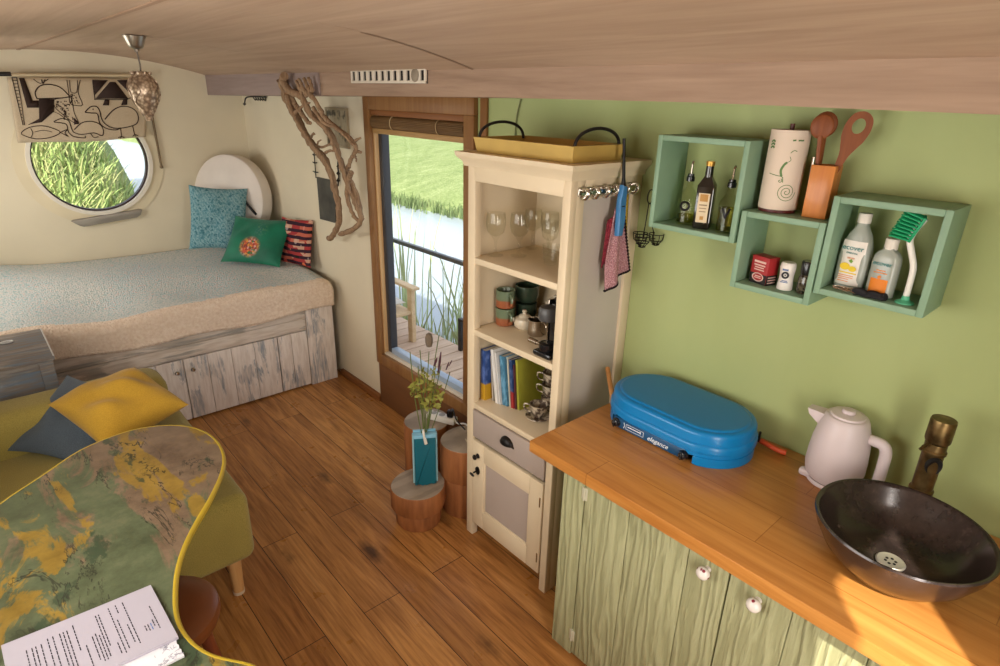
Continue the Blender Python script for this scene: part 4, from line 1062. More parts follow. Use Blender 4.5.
b = B(); b.lathe([(0, 0), (.034, 0), (.043, .010), (.047, .045), (.046, .080), (.043, .080), (.043, .045), (.039, .012), (0, .01)], c=(1.725, 1.74, SZ), n=36); tag(obj('bowl', b, DG), 'lower dark green bowl of the stack behind the mugs', 'bowl', 'stacked green bowls')
b = B(); b.lathe([(0, 0), (.034, 0), (.047, .010), (.054, .040), (.051, .075), (.048, .075), (.051, .04), (.044, .013), (0, .011)], c=(1.725, 1.74, SZ+.0815), n=36); tag(obj('bowl', b, DG), 'upper dark green bowl of the stack behind the mugs', 'bowl', 'stacked green bowls')
CER = plain('cream_ceramic', '#cfc3ad', .35, var=.05, coat=.2)
tpp = thing('small_teapot', 'small cream ceramic teapot with lid knob at the front of the mug shelf', 'teapot', (1.645, 1.668, SZ))
b = B(); b.lathe([(0, 0), (.028, 0), (.041, .012), (.045, .028), (.040, .044), (.022, .054), (0, .056)], c=(1.645, 1.668, SZ), n=36); obj('body', b, CER, tpp)
b = B(); b.lathe([(.026, .052), (.022, .058), (.008, .064), (.007, .068), (.011, .074), (.008, .080), (0, .081)], c=(1.645, 1.668, SZ), n=24); obj('lid', b, CER, tpp)
b = B(); b.tube(smooth_path([(1.645-.01, 1.668+.038, SZ+.022), (1.64-.015, 1.668+.055, SZ+.032), (1.64-.018, 1.668+.064, SZ+.046)], 4), [.010]*5+[.008]*3+[.005], 8); obj('spout', b, CER, tpp)
jr = thing('lidded_jar', 'cream lidded jar standing behind the small teapot', 'jar', (1.765, 1.61, SZ))
b = B(); b.lathe([(0, 0), (.036, 0), (.045, .02), (.046, .07), (.038, .095), (.034, .10), (0, .10)], c=(1.765, 1.61, SZ), n=32); obj('body', b, CER, jr)
b = B(); b.lathe([(.040, .099), (.041, .106), (.025, .118), (.008, .122), (.010, .134), (0, .138)], c=(1.765, 1.61, SZ), n=32); obj('lid', b, CER, jr)
STL = plain('stainless_steel', '#b9aea0', .22, 1, var=.05)
mc = thing('milk_jug', 'small stainless steel milk jug beside the coffee machine', 'jug', (1.635, 1.585, SZ))
b = B(); b.lathe([(0, 0), (.033, 0), (.036, .004), (.036, .03), (.034, .058), (.036, .066), (.0345, .066), (.0325, .058), (.0345, .03), (.034, .005), (0, .005)], c=(1.635, 1.585, SZ), n=36); obj('body', b, STL, mc)
b = B(); b.tube(smooth_path([(1.635, 1.585-.035, SZ+.058), (1.63, 1.585-.058, SZ+.054), (1.63, 1.585-.056, SZ+.02), (1.635, 1.585-.036, SZ+.012)], 4), .004, 8, flat=.6); obj('handle', b, STL, mc)
PLB = plain('gloss_black_plastic', '#17171a', .25, coat=.3)
cm = thing('coffee_machine', 'black and steel lever coffee machine at the right end of the mug shelf', 'coffee machine', (1.60, 1.38, SZ))
b = B(); b.box((1.478, 1.36, SZ+.0005), (1.63, 1.45, SZ+.022), .008); obj('base', b, PLB, cm)
b = B(); b.box((1.555, 1.375, SZ+.022), (1.62, 1.445, SZ+.19), .01); obj('column', b, PLB, cm)
b = B(); b.box((1.553, 1.4455, SZ+.02), (1.625, 1.453, SZ+.20), .002); obj('side_plate', b, STL, cm)
b = B(); b.lathe([(0, 0), (.034, 0), (.036, .004), (.036, .04), (.03, .05), (0, .05)], c=(1.528, 1.425, SZ+.135), n=32); obj('brew_head', b, plain('dark_grey_plastic', '#4b4b4c', .35), cm)
b = B(); b.lathe([(0, 0), (.027, 0), (.029, .02), (.012, .03), (0, .03)], c=(1.585, 1.41, SZ+.19), n=24); obj('cap', b, PLB, cm)
pf = thing('portafilter', 'black and steel coffee filter holder lying in front of the coffee machine', 'filter holder', (1.50, 1.43, SZ))
b = B(); b.lathe([(0, 0), (.028, 0), (.031, .005), (.031, .028), (.028, .030), (0, .030)], c=(1.51, 1.405, SZ+.0235), n=30); obj('basket', b, PLB, pf)
b = B(); b.tube([(1.51, 1.435, SZ+.036), (1.508, 1.457, SZ+.038)], .008, 10); b.tube([(1.508, 1.457, SZ+.038), (1.505, 1.492, SZ+.040)], [.010, .011], 12); obj('handle', b, STL, pf)

# books
SZ = .710
books = [(1.575, .030, .235, .17, '#2d4a86', 0, 'blue illustrated paperback with yellow foot, leftmost of the row'), (1.60, .010, .21, .16, '#b7b0a4', -3, 'thin grey book second in the row'),
         (1.595, .018, .245, .17, '#e4e2de', -7, 'white glossy paperback leaning left in the row'), (1.60, .010, .235, .17, '#d8d5d2', -8, 'thin white booklet leaning beside the glossy white paperback'), (1.61, .032, .225, .17, '#3f7390', -3, 'thick teal paperback in the middle of the row'),
         (1.62, .009, .225, .16, '#d1ccb8', -3, 'thin cream booklet right of the thick teal paperback'), (1.62, .018, .22, .16, '#27406b', -4, 'navy book with red foot near the middle of the row'), (1.625, .009, .20, .15, '#5a2f38', -4, 'thin wine red book beside the navy book'), (1.63, .014, .225, .16, '#a3a23a', -5, 'lime green book at the right end of the row')]
y = 1.796; psa = 0; leans = (0, 5, 9, 9, 7, 7, 6, 6, 6)
def cover_mat(name, col, k):
    m = NT(name); n = m.noise(m.mapping((40, 60, 22), (0, 0, 0), (k, k*3, 0)), 1, 3); sep = m.n.new('ShaderNodeSeparateXYZ'); m.link(m.tc, sep.inputs[0])
    c = lin(col); l = tuple(min(1, x*1.7+.06) for x in c[:3])+(1,)
    a = m.ramp(n, [(.45, c), (.6, l)]) if k in (0, 4, 6) else m.ramp(n, [(.3, c), (.7, tuple(x*.9 for x in c[:3])+(1,))])
    foot = {0: '#c79b2c', 6: '#9c2f2f'}.get(k)
    if foot: a = m.mix(m.ramp(sep.outputs['Z'], [(.075, (1,1,1,1)), (.08, (0,0,0,1))]), a, foot)
    m.base(a); m.set(.3, 0, spec=.5); return m.m
for k, (x, t, h, d, col, ang, lb) in enumerate(books):
    x -= .055
    bk = thing('book', lb, 'book', (x+d/2, y-t/2, SZ), 'books on the lower shelf')
    sa = math.sin(math.radians(leans[k])); y -= max(0, .215*(sa-psa)); psa = sa
    M = T(x, y-t/2, SZ) @ RX(-math.radians(leans[k])) @ T(0, 0, .0006+t/2*sa)
    b = B(); b.box((.003, -t/2+.0015, .003), (d-.003, t/2-.0015, h-.003), 0, 0, M); obj('pages', b, plain('book_pages', '#d9d0bd', .9), bk)
    b = B(); b.box((0, -t/2, 0), (.002, t/2, h), .0007, 0, M); b.box((0, -t/2, 0), (d, -t/2+.0014, h), 0, 0, M); b.box((0, t/2-.0014, 0), (d, t/2, h), 0, 0, M); obj('cover', b, cover_mat('book_cover', col, k), bk)
    y -= t+.0012
# stacked cups at the right of the book shelf, dark caddy behind
PAT = NT('brown_patterned_porcelain'); PAT.base(PAT.ramp(PAT.noise(scale=45, detail=3), [(.45, '#57463a'), (.55, '#c5b7a2')])); PAT.set(.3, coat=.3); PAT = PAT.m
def cup(z, x, y, s, lb, handle=True):
    c_ = thing('patterned_cup', lb, 'cup', (x, y, z), 'stacked patterned cups')
    b = B(); b.lathe([(0, 0), (.022*s, 0), (.024*s, .004), (.036*s, .03), (.040*s, .055), (.038*s, .055), (.034*s, .031), (.021*s, .006), (0, .005)], c=(x, y, z), n=32); obj('bowl', b, PAT, c_)
    b = B(); b.tube(smooth_path([(x-.02, y+.032*s, z+.045), (x-.03, y+.055*s, z+.042), (x-.028, y+.05*s, z+.018), (x-.02, y+.026*s, z+.014)], 4), .0035, 8); obj('handle', b, PAT, c_)
cup(SZ+.008, 1.60, 1.515, 1.0, 'lowest of the brown patterned cups, on a saucer'); cup(SZ+.062, 1.69, 1.535, 1.0, 'middle one of the stacked brown patterned cups'); cup(SZ+.118, 1.69, 1.535, .98, 'uppermost of the stacked brown patterned cups')
b = B(); b.lathe([(0, 0), (.03, 0), (.055, .008), (.054, .010), (.03, .004), (0, .004)], c=(1.60, 1.515, SZ), n=32); tag(obj('saucer', b, PAT), 'brown patterned saucer under the lowest cup', 'saucer')
b = B(); b.lathe([(0, 0), (.03, 0), (.038, .006), (.040, .061), (0, .061)], c=(1.69, 1.535, SZ), n=32); tag(obj('sugar_pot', b, PAT), 'brown patterned pot at the foot of the cup stack', 'pot')
bsk = B()
def basket_mat():
    m = NT('dark_woven_basket'); w = m.wave(scale=26, direction='Z'); w2 = m.wave(scale=30, direction='Y'); m.base(m.ramp(m.math('MULTIPLY', w, w2), [(.2, '#1e1712'), (.7, '#5b4a39')])); m.set(.8); m.bump(w, .6, .004); return m.m
bsk.box((1.745, 1.39, SZ+.0005), (1.82, 1.598, SZ+.23), .012); tag(obj('woven_basket', bsk, basket_mat()), 'dark woven basket at the back of the book shelf', 'basket')

# ------------------------------------------------------------------ hook rail, lighter, cloth, wire egg holder on the cabinet side
# rail
hr = thing('hook_rail', 'chrome hook rail fixed across the side of the tall cabinet under the cornice', 'rail', (1.66, CY0, 1.66))
CHR = plain('polished_chrome', '#cfcac2', .12, 1, var=.03)
b = B(); b.box((1.50, CY0-.006, 1.655), (1.80, CY0-.001, 1.683), .003); obj('rail_plate', b, CHR, hr)
for k in range(6):
    x = 1.515+k*.053; b = B(); b.tube(smooth_path([(x, CY0-.005, 1.674), (x, CY0-.022, 1.680), (x, CY0-.034, 1.668), (x, CY0-.022, 1.652), (x, CY0-.010, 1.650)], 4), [.006]*6+[.008]*6+[.009]*4+[.006], 10); obj('hook', b, CHR, hr)
LB = plain('blue_plastic', '#3d79ad', .35)
lx, ly = 1.672, CY0-.050
lg = thing('gas_lighter', 'blue gas lighter with a long black nozzle hanging from the hook rail', 'lighter', (lx, ly, 1.49))
b = B(); b.prism([(-.014, 0), (.012, -.002), (.015, .05), (.014, .165), (-.010, .172), (-.016, .12)], -.010, .010, .005, 0, frame((lx, ly, 1.515), (1, 0, 0), (0, -1, 0))); obj('grip', b, LB, lg)
b = B(); b.tube([(lx, ly, 1.683), (lx-.002, ly, 1.71), (lx-.020, ly, 1.835)], [.009, .0055, .005], 10); obj('nozzle', b, BLK, lg)
b = B(); b.box((lx+.009, ly-.005, 1.61), (lx+.018, ly+.005, 1.65), .002); obj('trigger', b, BLK, lg)
b = B(); b.box((lx-.010, ly-.0115, 1.615), (lx+.006, ly-.0095, 1.618)); obj('seam', b, BLK, lg)
def crochet(name, a, c):
    m = NT(name); n = m.vor(scale=190); m.base(m.ramp(n, [(.2, a), (.55, c)])); m.set(.95, 0, spec=.1); m.bump(n, 1.0, .004); return m.m
CRP = crochet('dusty_pink_crochet', '#cda0a4', '#ad7c82')
ph = thing('crochet_cloth', 'dusty pink crocheted pot cloth with black scalloped edge hanging from the hook rail', 'pot cloth', (1.66, CY0-.03, 1.30))
tpc = Vector((1.668, CY0-.030, 1.655))
cA, cB, cC = px_x(609, 287, 1.66), px_x(606, 262, 1.66), px_x(634.5, 269, 1.735)
def clothfn(u, v):
    l = Vector((1.632, CY0-.035, 1.60)).lerp(Vector((1.605, CY0-.045, 1.405)), min(1, v*1.25)) if v < .8 else Vector((1.605, CY0-.045, 1.405)).lerp(Vector((1.612, CY0-.05, 1.318)), (v-.8)/.2)
    r = Vector((1.69, CY0-.030, 1.645)).lerp(Vector((1.752, CY0-.030, 1.375)), v)
    p = l.lerp(r, u); p.x += .028*(1-.55*u); p.y += .010*math.sin(u*9+v*2)*(.3+v); p.y = min(p.y, CY0-.010); return tuple(p)
b = B(); b.grid(clothfn, 20, 24); o = obj('cloth', b, CRP, ph); md = o.modifiers.new('thickness', 'SOLIDIFY'); md.thickness = .005; md.offset = 0
b = B(); BLY = crochet('black_yarn', '#1d1719', '#2a2023')
for P in ([clothfn(i/18, 1) for i in range(19)], [clothfn(1, j/22) for j in range(23)]):
    for i, p in enumerate(P):
        b.lathe([(0, -.006), (.006, -.002), (.006, .002), (0, .006)], c=p, n=8)
    b.tube(P, .004, 6)
obj('border', b, BLY, ph)
b = B(); b.grid(lambda u, v: (1.642+.025*u-.012*v, CY0-.020+.006*math.sin(6*u), 1.56-.16*v+.02*u), 4, 6); o = obj('red_fold', b, crochet('red_yarn', '#a8434e', '#7f2f3b'), ph); md = o.modifiers.new('thickness', 'SOLIDIFY'); md.thickness = .005
yc = thing('yellow_cloth', 'yellow crocheted cloth hanging behind the pink one', 'pot cloth', (1.74, CY0-.02, 1.40))
b = B(); b.grid(lambda u, v: (1.715+.035*u+.022*v, CY0-.016+.004*math.sin(7*u), 1.645-.28*v), 6, 12); o = obj('cloth', b, crochet('yellow_yarn', '#cdb04a', '#a88a30'), yc); md = o.modifiers.new('thickness', 'SOLIDIFY'); md.thickness = .005
gm = thing('leather_tab', 'small terracotta leather tab hanging below the pink cloth', 'tab', (1.715, CY0-.018, 1.33))
b = B(); b.tube(smooth_path([(1.700, CY0-.020, 1.40), (1.712, CY0-.02, 1.355), (1.722, CY0-.02, 1.328), (1.717, CY0-.02, 1.316)], 4), [.010]*4+[.013]*4+[.015]*4+[.009], 10, flat=.5); obj('tab', b, plain('terracotta_leather', '#a65a45', .6), gm)
eg = thing('wire_egg_holder', 'small black wire egg holder hanging at the wall end of the hook rail', 'egg holder', (1.80, CY0-.05, 1.47))
WIR = plain('black_wire', '#1f1a18', .5, .5); ex_, ey_ = 1.80, CY0-.075
b = B(); b.tube(closed_path([(ex_+.018*math.cos(a), ey_, 1.640+.024*math.sin(a)) for a in [2*PI*k/10 for k in range(10)]], 2), .0022, 6, closed=True)
for s in (-1, 1): b.tube([(ex_+s*.006, ey_, 1.618), (ex_+s*.020, ey_-.005, 1.54), (ex_+s*.034, ey_-.01, 1.505)], .002, 6)
obj('hanger', b, WIR, eg)
for cx, cyy in ((-.034, -.01), (.034, -.02), (.0, .025)):
    b = B(); x, yv = ex_+cx, ey_+cyy
    for rr_, zz in ((.026, 1.508), (.022, 1.486), (.012, 1.470)): b.tube([(x+rr_*math.cos(2*PI*k/16), yv+rr_*math.sin(2*PI*k/16), zz) for k in range(16)], .0017, 5, closed=True)
    for k in range(6):
        a = 2*PI*k/6; b.tube([(x+.026*math.cos(a), yv+.026*math.sin(a), 1.508), (x+.022*math.cos(a), yv+.022*math.sin(a), 1.486), (x+.004*math.cos(a), yv+.004*math.sin(a), 1.466)], .0015, 5)
    obj('egg_cup', b, WIR, eg)
# thin cable on the green wall above the cabinet
q = [px_x(521, 99, WX-.006), px_x(519.5, 104, WX-.006), px_x(517, 115, WX-.006), px_x(515.5, 128, WX-.006), px_x(515, 140, WX-.006)]
b = B(); b.tube(smooth_path(q, 4), .0035, 6); tag(obj('wall_cable', b, plain('grey_green_cable', '#7d8257', .6)), 'thin cable running down the green wall behind the tray', 'cable')

# ------------------------------------------------------------------ kitchen unit
SAGE = NT('sage_green_brushed_boards'); g = SAGE.wave(SAGE.mapping((1, 1, .13), (.06, 0, 0)), 9, 22, 5, 1.1, 'Y'); g2 = SAGE.noise(SAGE.mapping((70, 70, 3)), 1, 4, .6); 
SAGE.base(SAGE.mix(.5, SAGE.ramp(g, [(.1, '#918f6a'), (.35, '#a3a17a'), (.9, '#aeac86')]), SAGE.ramp(g2, [(.3, '#95956e'), (.7, '#afae86')]))); SAGE.set(.7, 0, spec=.25)
SAGE.bump(SAGE.math('ADD', SAGE.math('MULTIPLY', g, 1.0), SAGE.math('MULTIPLY', g2, .6)), .7, .006); SAGE = SAGE.m
KX, KY = 1.333, 1.125
ku = thing('kitchen_unit', 'sage green kitchen base unit of rough brushed boards under the worktop', 'cabinet', (1.58, .3, 0))
b = B(); b.box((KX+.004, KY-.02, .0), (1.84, KY, .858)); b.box((KX+.024, YB+.01, .0), (KX+.04, KY-.02, .10)); b.box((1.81, YB+.02, .0), (1.84, KY-.02, .858)); b.box((KX+.04, YB+.01, .10), (1.81, KY-.02, .12)); b.box((KX+.004, YB+.01, 0), (1.84, YB+.03, .858)); obj('carcass', b, SAGE, ku)
b = B(); b.box((KX-.002, 1.031, 0.0), (KX+.02, KY+.002, .858), .004); obj('end_stile', b, SAGE, ku)
def kdoor(ya, yb, cuts, knoby, hy):
    b = B(); ys = [ya]+cuts+[yb]
    for a, c in zip(ys, ys[1:]): b.box((KX-.002, a+.0008, .015), (KX+.02, c-.0008, .852), .003)
    d = obj('door', b, SAGE, ku)
    if knoby is not None:
        b = B(); M = frame((KX-.002, knoby, .735), (0, -1, 0), (-1, 0, 0)); b.lathe([(0, 0), (.010, 0), (.008, .010), (.017, .017), (.020, .026), (.017, .035), (.009, .040), (0, .041)], n=28, M=M)
        m = NT('white_ceramic_with_flower'); m.base(m.ramp(m.vor(scale=55), [(.22, '#8e3a45'), (.3, '#e6ddd6')])); m.set(.25, coat=.4); obj('knob', b, m.m, d)
    if hy is not None:
        for z in (.10, .73):
            b = B(); b.tube([(KX-.004, hy, z-.025), (KX-.004, hy, z+.025)], .005, 10); b.box((KX-.004, hy-.012, z-.024), (KX-.001, hy+.012, z+.024), .001); obj('hinge', b, plain('white_hinge', '#bdb8a0', .5), d)
kdoor(.517, 1.028, [.64, .85], .577, 1.029); kdoor(.03, .514, [.17, .345], .430, None); kdoor(YB+.03, .027, [-.2], None, None)

WTOP = wood('oiled_pine_worktop', '#a5662b', '#d0924c', 'Y', .8, .30, .08, knots='#70421a', fine=.5, dist=1.2, coat=.2)
b = B(); b.box((1.222, YB+.01, .858), (1.848, 1.192, .90), .004)
bt = WTOP.node_tree; bk_ = bt.nodes.new('ShaderNodeTexBrick'); mp = bt.nodes.new('ShaderNodeMapping'); tcn = [n for n in bt.nodes if n.bl_idname == 'ShaderNodeTexCoord'][0]
mp.inputs['Rotation'].default_value = (0, 0, PI/2); mp.inputs['Location'].default_value = (.12, .05, 0); bt.links.new(tcn.outputs['Object'], mp.inputs[0]); bt.links.new(mp.outputs[0], bk_.inputs['Vector'])
bk_.inputs['Scale'].default_value = 1; bk_.inputs['Brick Width'].default_value = .95; bk_.inputs['Row Height'].default_value = .155; bk_.inputs['Mortar Size'].default_value = .0012; bk_.inputs['Color1'].default_value = (.82, .78, .74, 1); bk_.inputs['Color2'].default_value = (1, 1, 1, 1); bk_.inputs['Mortar'].default_value = (.5, .4, .3, 1)
pb = bt.nodes['Principled BSDF']; src = pb.inputs['Base Color'].links[0].from_socket; mm_ = bt.nodes.new('ShaderNodeMix'); mm_.data_type = 'RGBA'; mm_.blend_type = 'MULTIPLY'; mm_.inputs[0].default_value = .85
bt.links.new(src, mm_.inputs[6]); bt.links.new(bk_.outputs['Color'], mm_.inputs[7]); bt.links.new(mm_.outputs[2], pb.inputs['Base Color'])
tag(obj('worktop', b, WTOP), 'thick honey coloured wooden worktop over the sage green unit', 'worktop')

# camping stove
ST = NT('gloss_blue_enamel'); ST.base('#0673b0'); ST.set(.30, 0, spec=.4, coat=.12); STM = ST.m
STL_ = plain('blue_enamel_dark_panel', '#08466e', .3, coat=.3)
sv = thing('camping_stove', 'bright blue oblong camping stove with closed lid and two black dials', 'stove', (1.66, .885, .90))
def stadium(cx, cy, hl, r, n=18):
    P = [(cx+r*math.cos(a), cy+hl+r*math.sin(a)) for a in [PI*k/n for k in range(n+1)]]
    return P+[(cx+r*math.cos(a), cy-hl+r*math.sin(a)) for a in [PI+PI*k/n for k in range(n+1)]]
def loft(b, secs, mi=0):
    vs, fs = [], []; n = len(secs[0][0])
    for P, z in secs: vs += [(p[0], p[1], z) for p in P]
    for k in range(len(secs)-1):
        for i in range(n): fs.append((k*n+i, k*n+(i+1) % n, (k+1)*n+(i+1) % n, (k+1)*n+i))
    fs += [tuple(range(n-1, -1, -1)), tuple((len(secs)-1)*n+i for i in range(n))]
    b.raw(vs, fs, mi)
scx, scy, SR, SH = 1.662, .912, .154, .102
def sq(dx): return stadium(scx, scy, SH, SR+dx)
b = B(); loft(b, [(sq(-.006), .944), (sq(0), .948), (sq(0), .966), (sq(-.003), .972), (sq(-.007), .975), (sq(-.008), 1.000), (sq(-.010), 1.007), (sq(-.015), 1.012), (sq(-.021), 1.0135), (sq(-.028), 1.014), (sq(-.030), 1.0170), (sq(-.034), 1.0185), (sq(-.040), 1.0188), (sq(-.13), 1.019)]); obj('lid', b, STM, sv)
b = B(); loft(b, [(sq(-.014), .926), (sq(-.006), .930), (sq(-.006), .9435), (sq(-.012), .945)]); obj('body', b, STM, sv)
# two end feet and the recessed front panel
for s in (-1, 1):
    cut = (SH+.080) if s > 0 else (SH+.030)
    P = [p for p in stadium(scx, scy, SH, SR-.004, 48) if (p[1]-scy)*s > cut]
    xx = [p[0] for p in P]; inn = [(min(xx)+.02, scy+s*cut), (max(xx)-.02, scy+s*cut)]
    P = P if s > 0 else P
    b = B(); b.prism(P, .9005, .931, .004); obj('foot', b, STM, sv)
b = B(); b.box((scx-.1485, scy-.118, .903), (scx-.130, scy+.165, .941), .003)
dial_y = (scy+.150, scy-.112)
SWH = plain('white_print', '#e8eef2', .5)
xf = scx-.1492
def pl(y0, z0, y1, z1, w=.0014):
    d = Vector((0, y1-y0, z1-z0)); q = Vector((0, -d.z, d.y)).normalized()*w/2; a, c = Vector((xf, y0, z0)), Vector((xf, y1, z1)); b.raw([a+q, a-q, c-q, c+q], [(0, 1, 2, 3)], 1)
scy += .030
pl(scy+.080, .930, scy+.010, .930); pl(scy+.080, .912, scy+.010, .912); pl(scy+.080, .912, scy+.080, .930); pl(scy+.010, .912, scy+.010, .930)
pl(scy+.074, .922, scy+.024, .922, .003); pl(scy+.022, .918, scy+.022, .927, .003); pl(scy+.090, .932, scy+.086, .922, .002); pl(scy+.086, .922, scy+.090, .911, .002)
Mt = frame((xf-.0002, scy-.045, .919), (0, -1, 0), (-1, 0, 0)); b.text('elegance', .023, Mt, 1, shear=.35)
scy -= .030
obj('front_panel', b, [STL_, SWH], sv)
for yd in dial_y:
    b = B(); M = frame((scx-.146, yd*1.0, .922), (0, -1, 0), (-1, 0, 0)); b.lathe([(0, 0), (.016, 0), (.016, .004), (.0135, .007), (.0125, .016), (.010, .018), (0, .018)], n=28, M=M); b.box((-.0025, -.012, .016), (.0025, .012, .022), .001, 0, M); obj('dial', b, PLB, sv)
gh = thing('gas_hose', 'short orange gas hose with black valve behind the blue stove', 'hose', (1.80, .70, .90))
b = B(); b.tube(smooth_path([(1.795, .685, .915), (1.790, .655, .915), (1.793, .625, .910), (1.800, .603, .909)], 5), .009, 12); obj('hose', b, plain('orange_rubber', '#c9502c', .5), gh)
b = B(); b.tube([(1.795, .705, .915), (1.795, .683, .915)], .008, 10); b.tube([(1.797, .694, .915), (1.797, .694, .945)], .004, 8); obj('valve', b, BLK, gh)
b = B(); a0, a1 = px_z(605, 399, .901), Vector((1.745, 1.288, .985)); a0 = Vector((1.645, 1.178, .902)); a1 = px_y(607.5, 368, 1.285); b.tube([a0, a0.lerp(a1, .5), a1], [.010, .010, .009], 10)
tag(obj('wooden_spatula', b, wood('beech_handle', '#a8713f', '#c98f58', 'Z', 1, .5, .1)), 'thin wooden handle leaning on the cabinet side behind the stove', 'utensil')

# kettle
KT = plain('matt_white_kettle', '#cfc2c4', .42, var=.02, coat=.1)
kc = (1.766, .452)
kt = thing('kettle', 'matt white electric kettle standing by the green wall behind the basin', 'kettle', (kc[0], kc[1], .90))
b = B(); b.lathe([(0, .0), (.066, .0), (.069, .004), (.067, .014), (0, .014)], c=(kc[0], kc[1], .90), n=48)
b.box((kc[0]-.045, kc[1]+.04, .901), (kc[0]-.015, kc[1]+.082, .925), .010); obj('power_base', b, KT, kt)
b = B(); b.lathe([(0, .016), (.066, .016), (.0745, .026), (.080, .055), (.079, .095), (.0755, .14), (.068, .182), (.060, .211), (.055, .221), (.052, .223), (0, .223)], c=(kc[0], kc[1], .90), n=56); obj('body', b, KT, kt)
b = B(); b.lathe([(0, .2235), (.046, .2235), (.045, .229), (.030, .233), (.0, .233)], c=(kc[0], kc[1], .90), n=40); b.lathe([(0, .233), (.018, .233), (.018, .240), (.015, .243), (0, .244)], c=(kc[0], kc[1], .90), n=28); obj('lid', b, KT, kt)
b = B(); hd = Vector((.06, -1, 0)).normalized()
def kp_(r, z): return Vector((kc[0], kc[1], .90+z))+hd*r
b.tube(smooth_path([kp_(.055, .172), kp_(.080, .174), kp_(.102, .170), kp_(.113, .152), kp_(.115, .11), kp_(.115, .055), kp_(.115, .030)], 6), .0155, 14); obj('handle', b, KT, kt)
b = B(); sd = -hd
def sp_(r, s, z): q = Vector((kc[0], kc[1], .90+z))+sd*r; q += Vector((-sd.y, sd.x, 0))*s; return q
vs = [sp_(.050, -.020, .165), sp_(.050, .020, .165), sp_(.045, -.026, .205), sp_(.045, .026, .205), sp_(.096, -.018, .198), sp_(.096, .018, .198), sp_(.102, -.016, .214), sp_(.102, .016, .214), sp_(.045, -.024, .214), sp_(.045, .024, .214)]
b.raw(vs, [(0, 4, 5, 1), (0, 2, 4), (1, 5, 3), (2, 8, 6, 4), (3, 5, 7, 9), (4, 6, 7, 5), (6, 8, 9, 7), (0, 1, 3, 9, 8, 2)], fix=True); obj('spout', b, KT, kt)

# basin
BS = NT('dark_glazed_stoneware'); n = BS.noise(scale=26, detail=6, rough=.7); BS.base(BS.ramp(n, [(.3, '#221b1a'), (.6, '#3b302e'), (.75, '#594a44')])); BS.set(.24, .25, spec=.6, coat=.3); BS.bump(n, .12, .002); BSM = BS.m
bc = (1.485, .209)
bs = thing('wash_basin', 'dark brown glazed stoneware bowl basin standing on the worktop', 'basin', (bc[0], bc[1], .90))
b = B(); b.lathe([(0, .0), (.075, .0), (.085, .004), (.122, .024), (.155, .060), (.178, .103), (.185, .126), (.187, .131), (.185, .136), (.180, .135), (.174, .128), (.157, .092), (.125, .054), (.085, .036), (.04, .028), (.0, .027)], c=(bc[0], bc[1], .90), n=96); obj('bowl', b, BSM, bs)
dc_ = (bc[0]-.045, bc[1]-.0)
b = B(); b.lathe([(0, .0285), (.031, .0285), (.032, .032), (.029, .0350), (.022, .033), (.0, .032)], c=(bc[0]-.01, bc[1], .90+.002), n=36); dd = obj('drain', b, plain('satin_drain_metal', '#d8d2c8', .42, .85, var=.03), bs)
b = B()
for k in range(6):
    a = 2*PI*k/6; b.lathe([(0, 0), (.0035, 0), (.0035, .0006), (0, .0006)], c=(bc[0]-.01+.011*math.cos(a), bc[1]+.011*math.sin(a), .9352), n=10)
obj('drain_holes', b, BLK, dd)

# bamboo style tap
BR = NT('aged_bronze'); n = BR.noise(scale=30, detail=4); BR.base(BR.ramp(n, [(.3, '#4b3a22'), (.7, '#8a7148')])); BR.set(.38, .85); BRM = BR.m
fx, fy = 1.700, .228
tpf = thing('tap', 'tall aged bronze bamboo-shaped tap behind the dark basin', 'tap', (fx, fy, .90))
b = B(); b.lathe([(0, 0), (.034, 0), (.034, .006), (.026, .010), (.026, .05), (.024, .12), (.028, .124), (.028, .130), (.024, .134), (.0245, .235), (.028, .240), (.028, .246), (.0245, .250), (.0245, .268), (0, .268)], c=(fx, fy, .90), n=40); obj('column', b, BRM, tpf)
b = B(); b.lathe([(0, .272), (.027, .272), (.0285, .276), (.0285, .330), (.027, .334), (0, .336)], c=(fx, fy, .90), n=40); b.tube([(fx-.02, fy+.01, 1.17), (fx-.045, fy+.022, 1.155)], .004, 8); obj('lever_cap', b, BRM, tpf)
b = B(); M = frame((fx-.0085, fy-.006, .90+.212), (0, 0, 1), (-.76, -.5, -.15)); b.lathe([(0, .012), (.012, .012), (.017, .016), (.0185, .012), (.0185, 0)], n=28, M=M, sx=1.5); obj('spout_mouth', b, plain('dark_spout_hole', '#0e0b09', .6), tpf)

# ------------------------------------------------------------------ nested wall boxes
TEAL = plain('sea_green_box_paint', '#82a085', .5, var=.06, vscale=5, bump=.1, bscale=90)
XF = 1.695
def wbox(y0, y1, z0, z1, lb, t=.017):
    b = B(); x1 = WX-.0005
    b.box((XF, y0, z0), (x1, y0+t, z1), .002); b.box((XF, y1-t, z0), (x1, y1, z1), .002); b.box((XF, y0+t, z0), (x1, y1-t, z0+t), .002); b.box((XF, y0+t, z1-t), (x1, y1-t, z1), .002)
    o = obj('wall_box', b, TEAL); return tag(o, lb, 'shelf', 'open box shelves on the green wall')
wbox(.845, 1.150, 1.560, 1.852, 'sea green open wall box holding the oil bottles')
wbox(.600, .836, 1.430, 1.660, 'small sea green open wall box under the paper towel roll')
wbox(.333, .596, 1.470, 1.733, 'sea green open wall box holding the washing-up liquids')
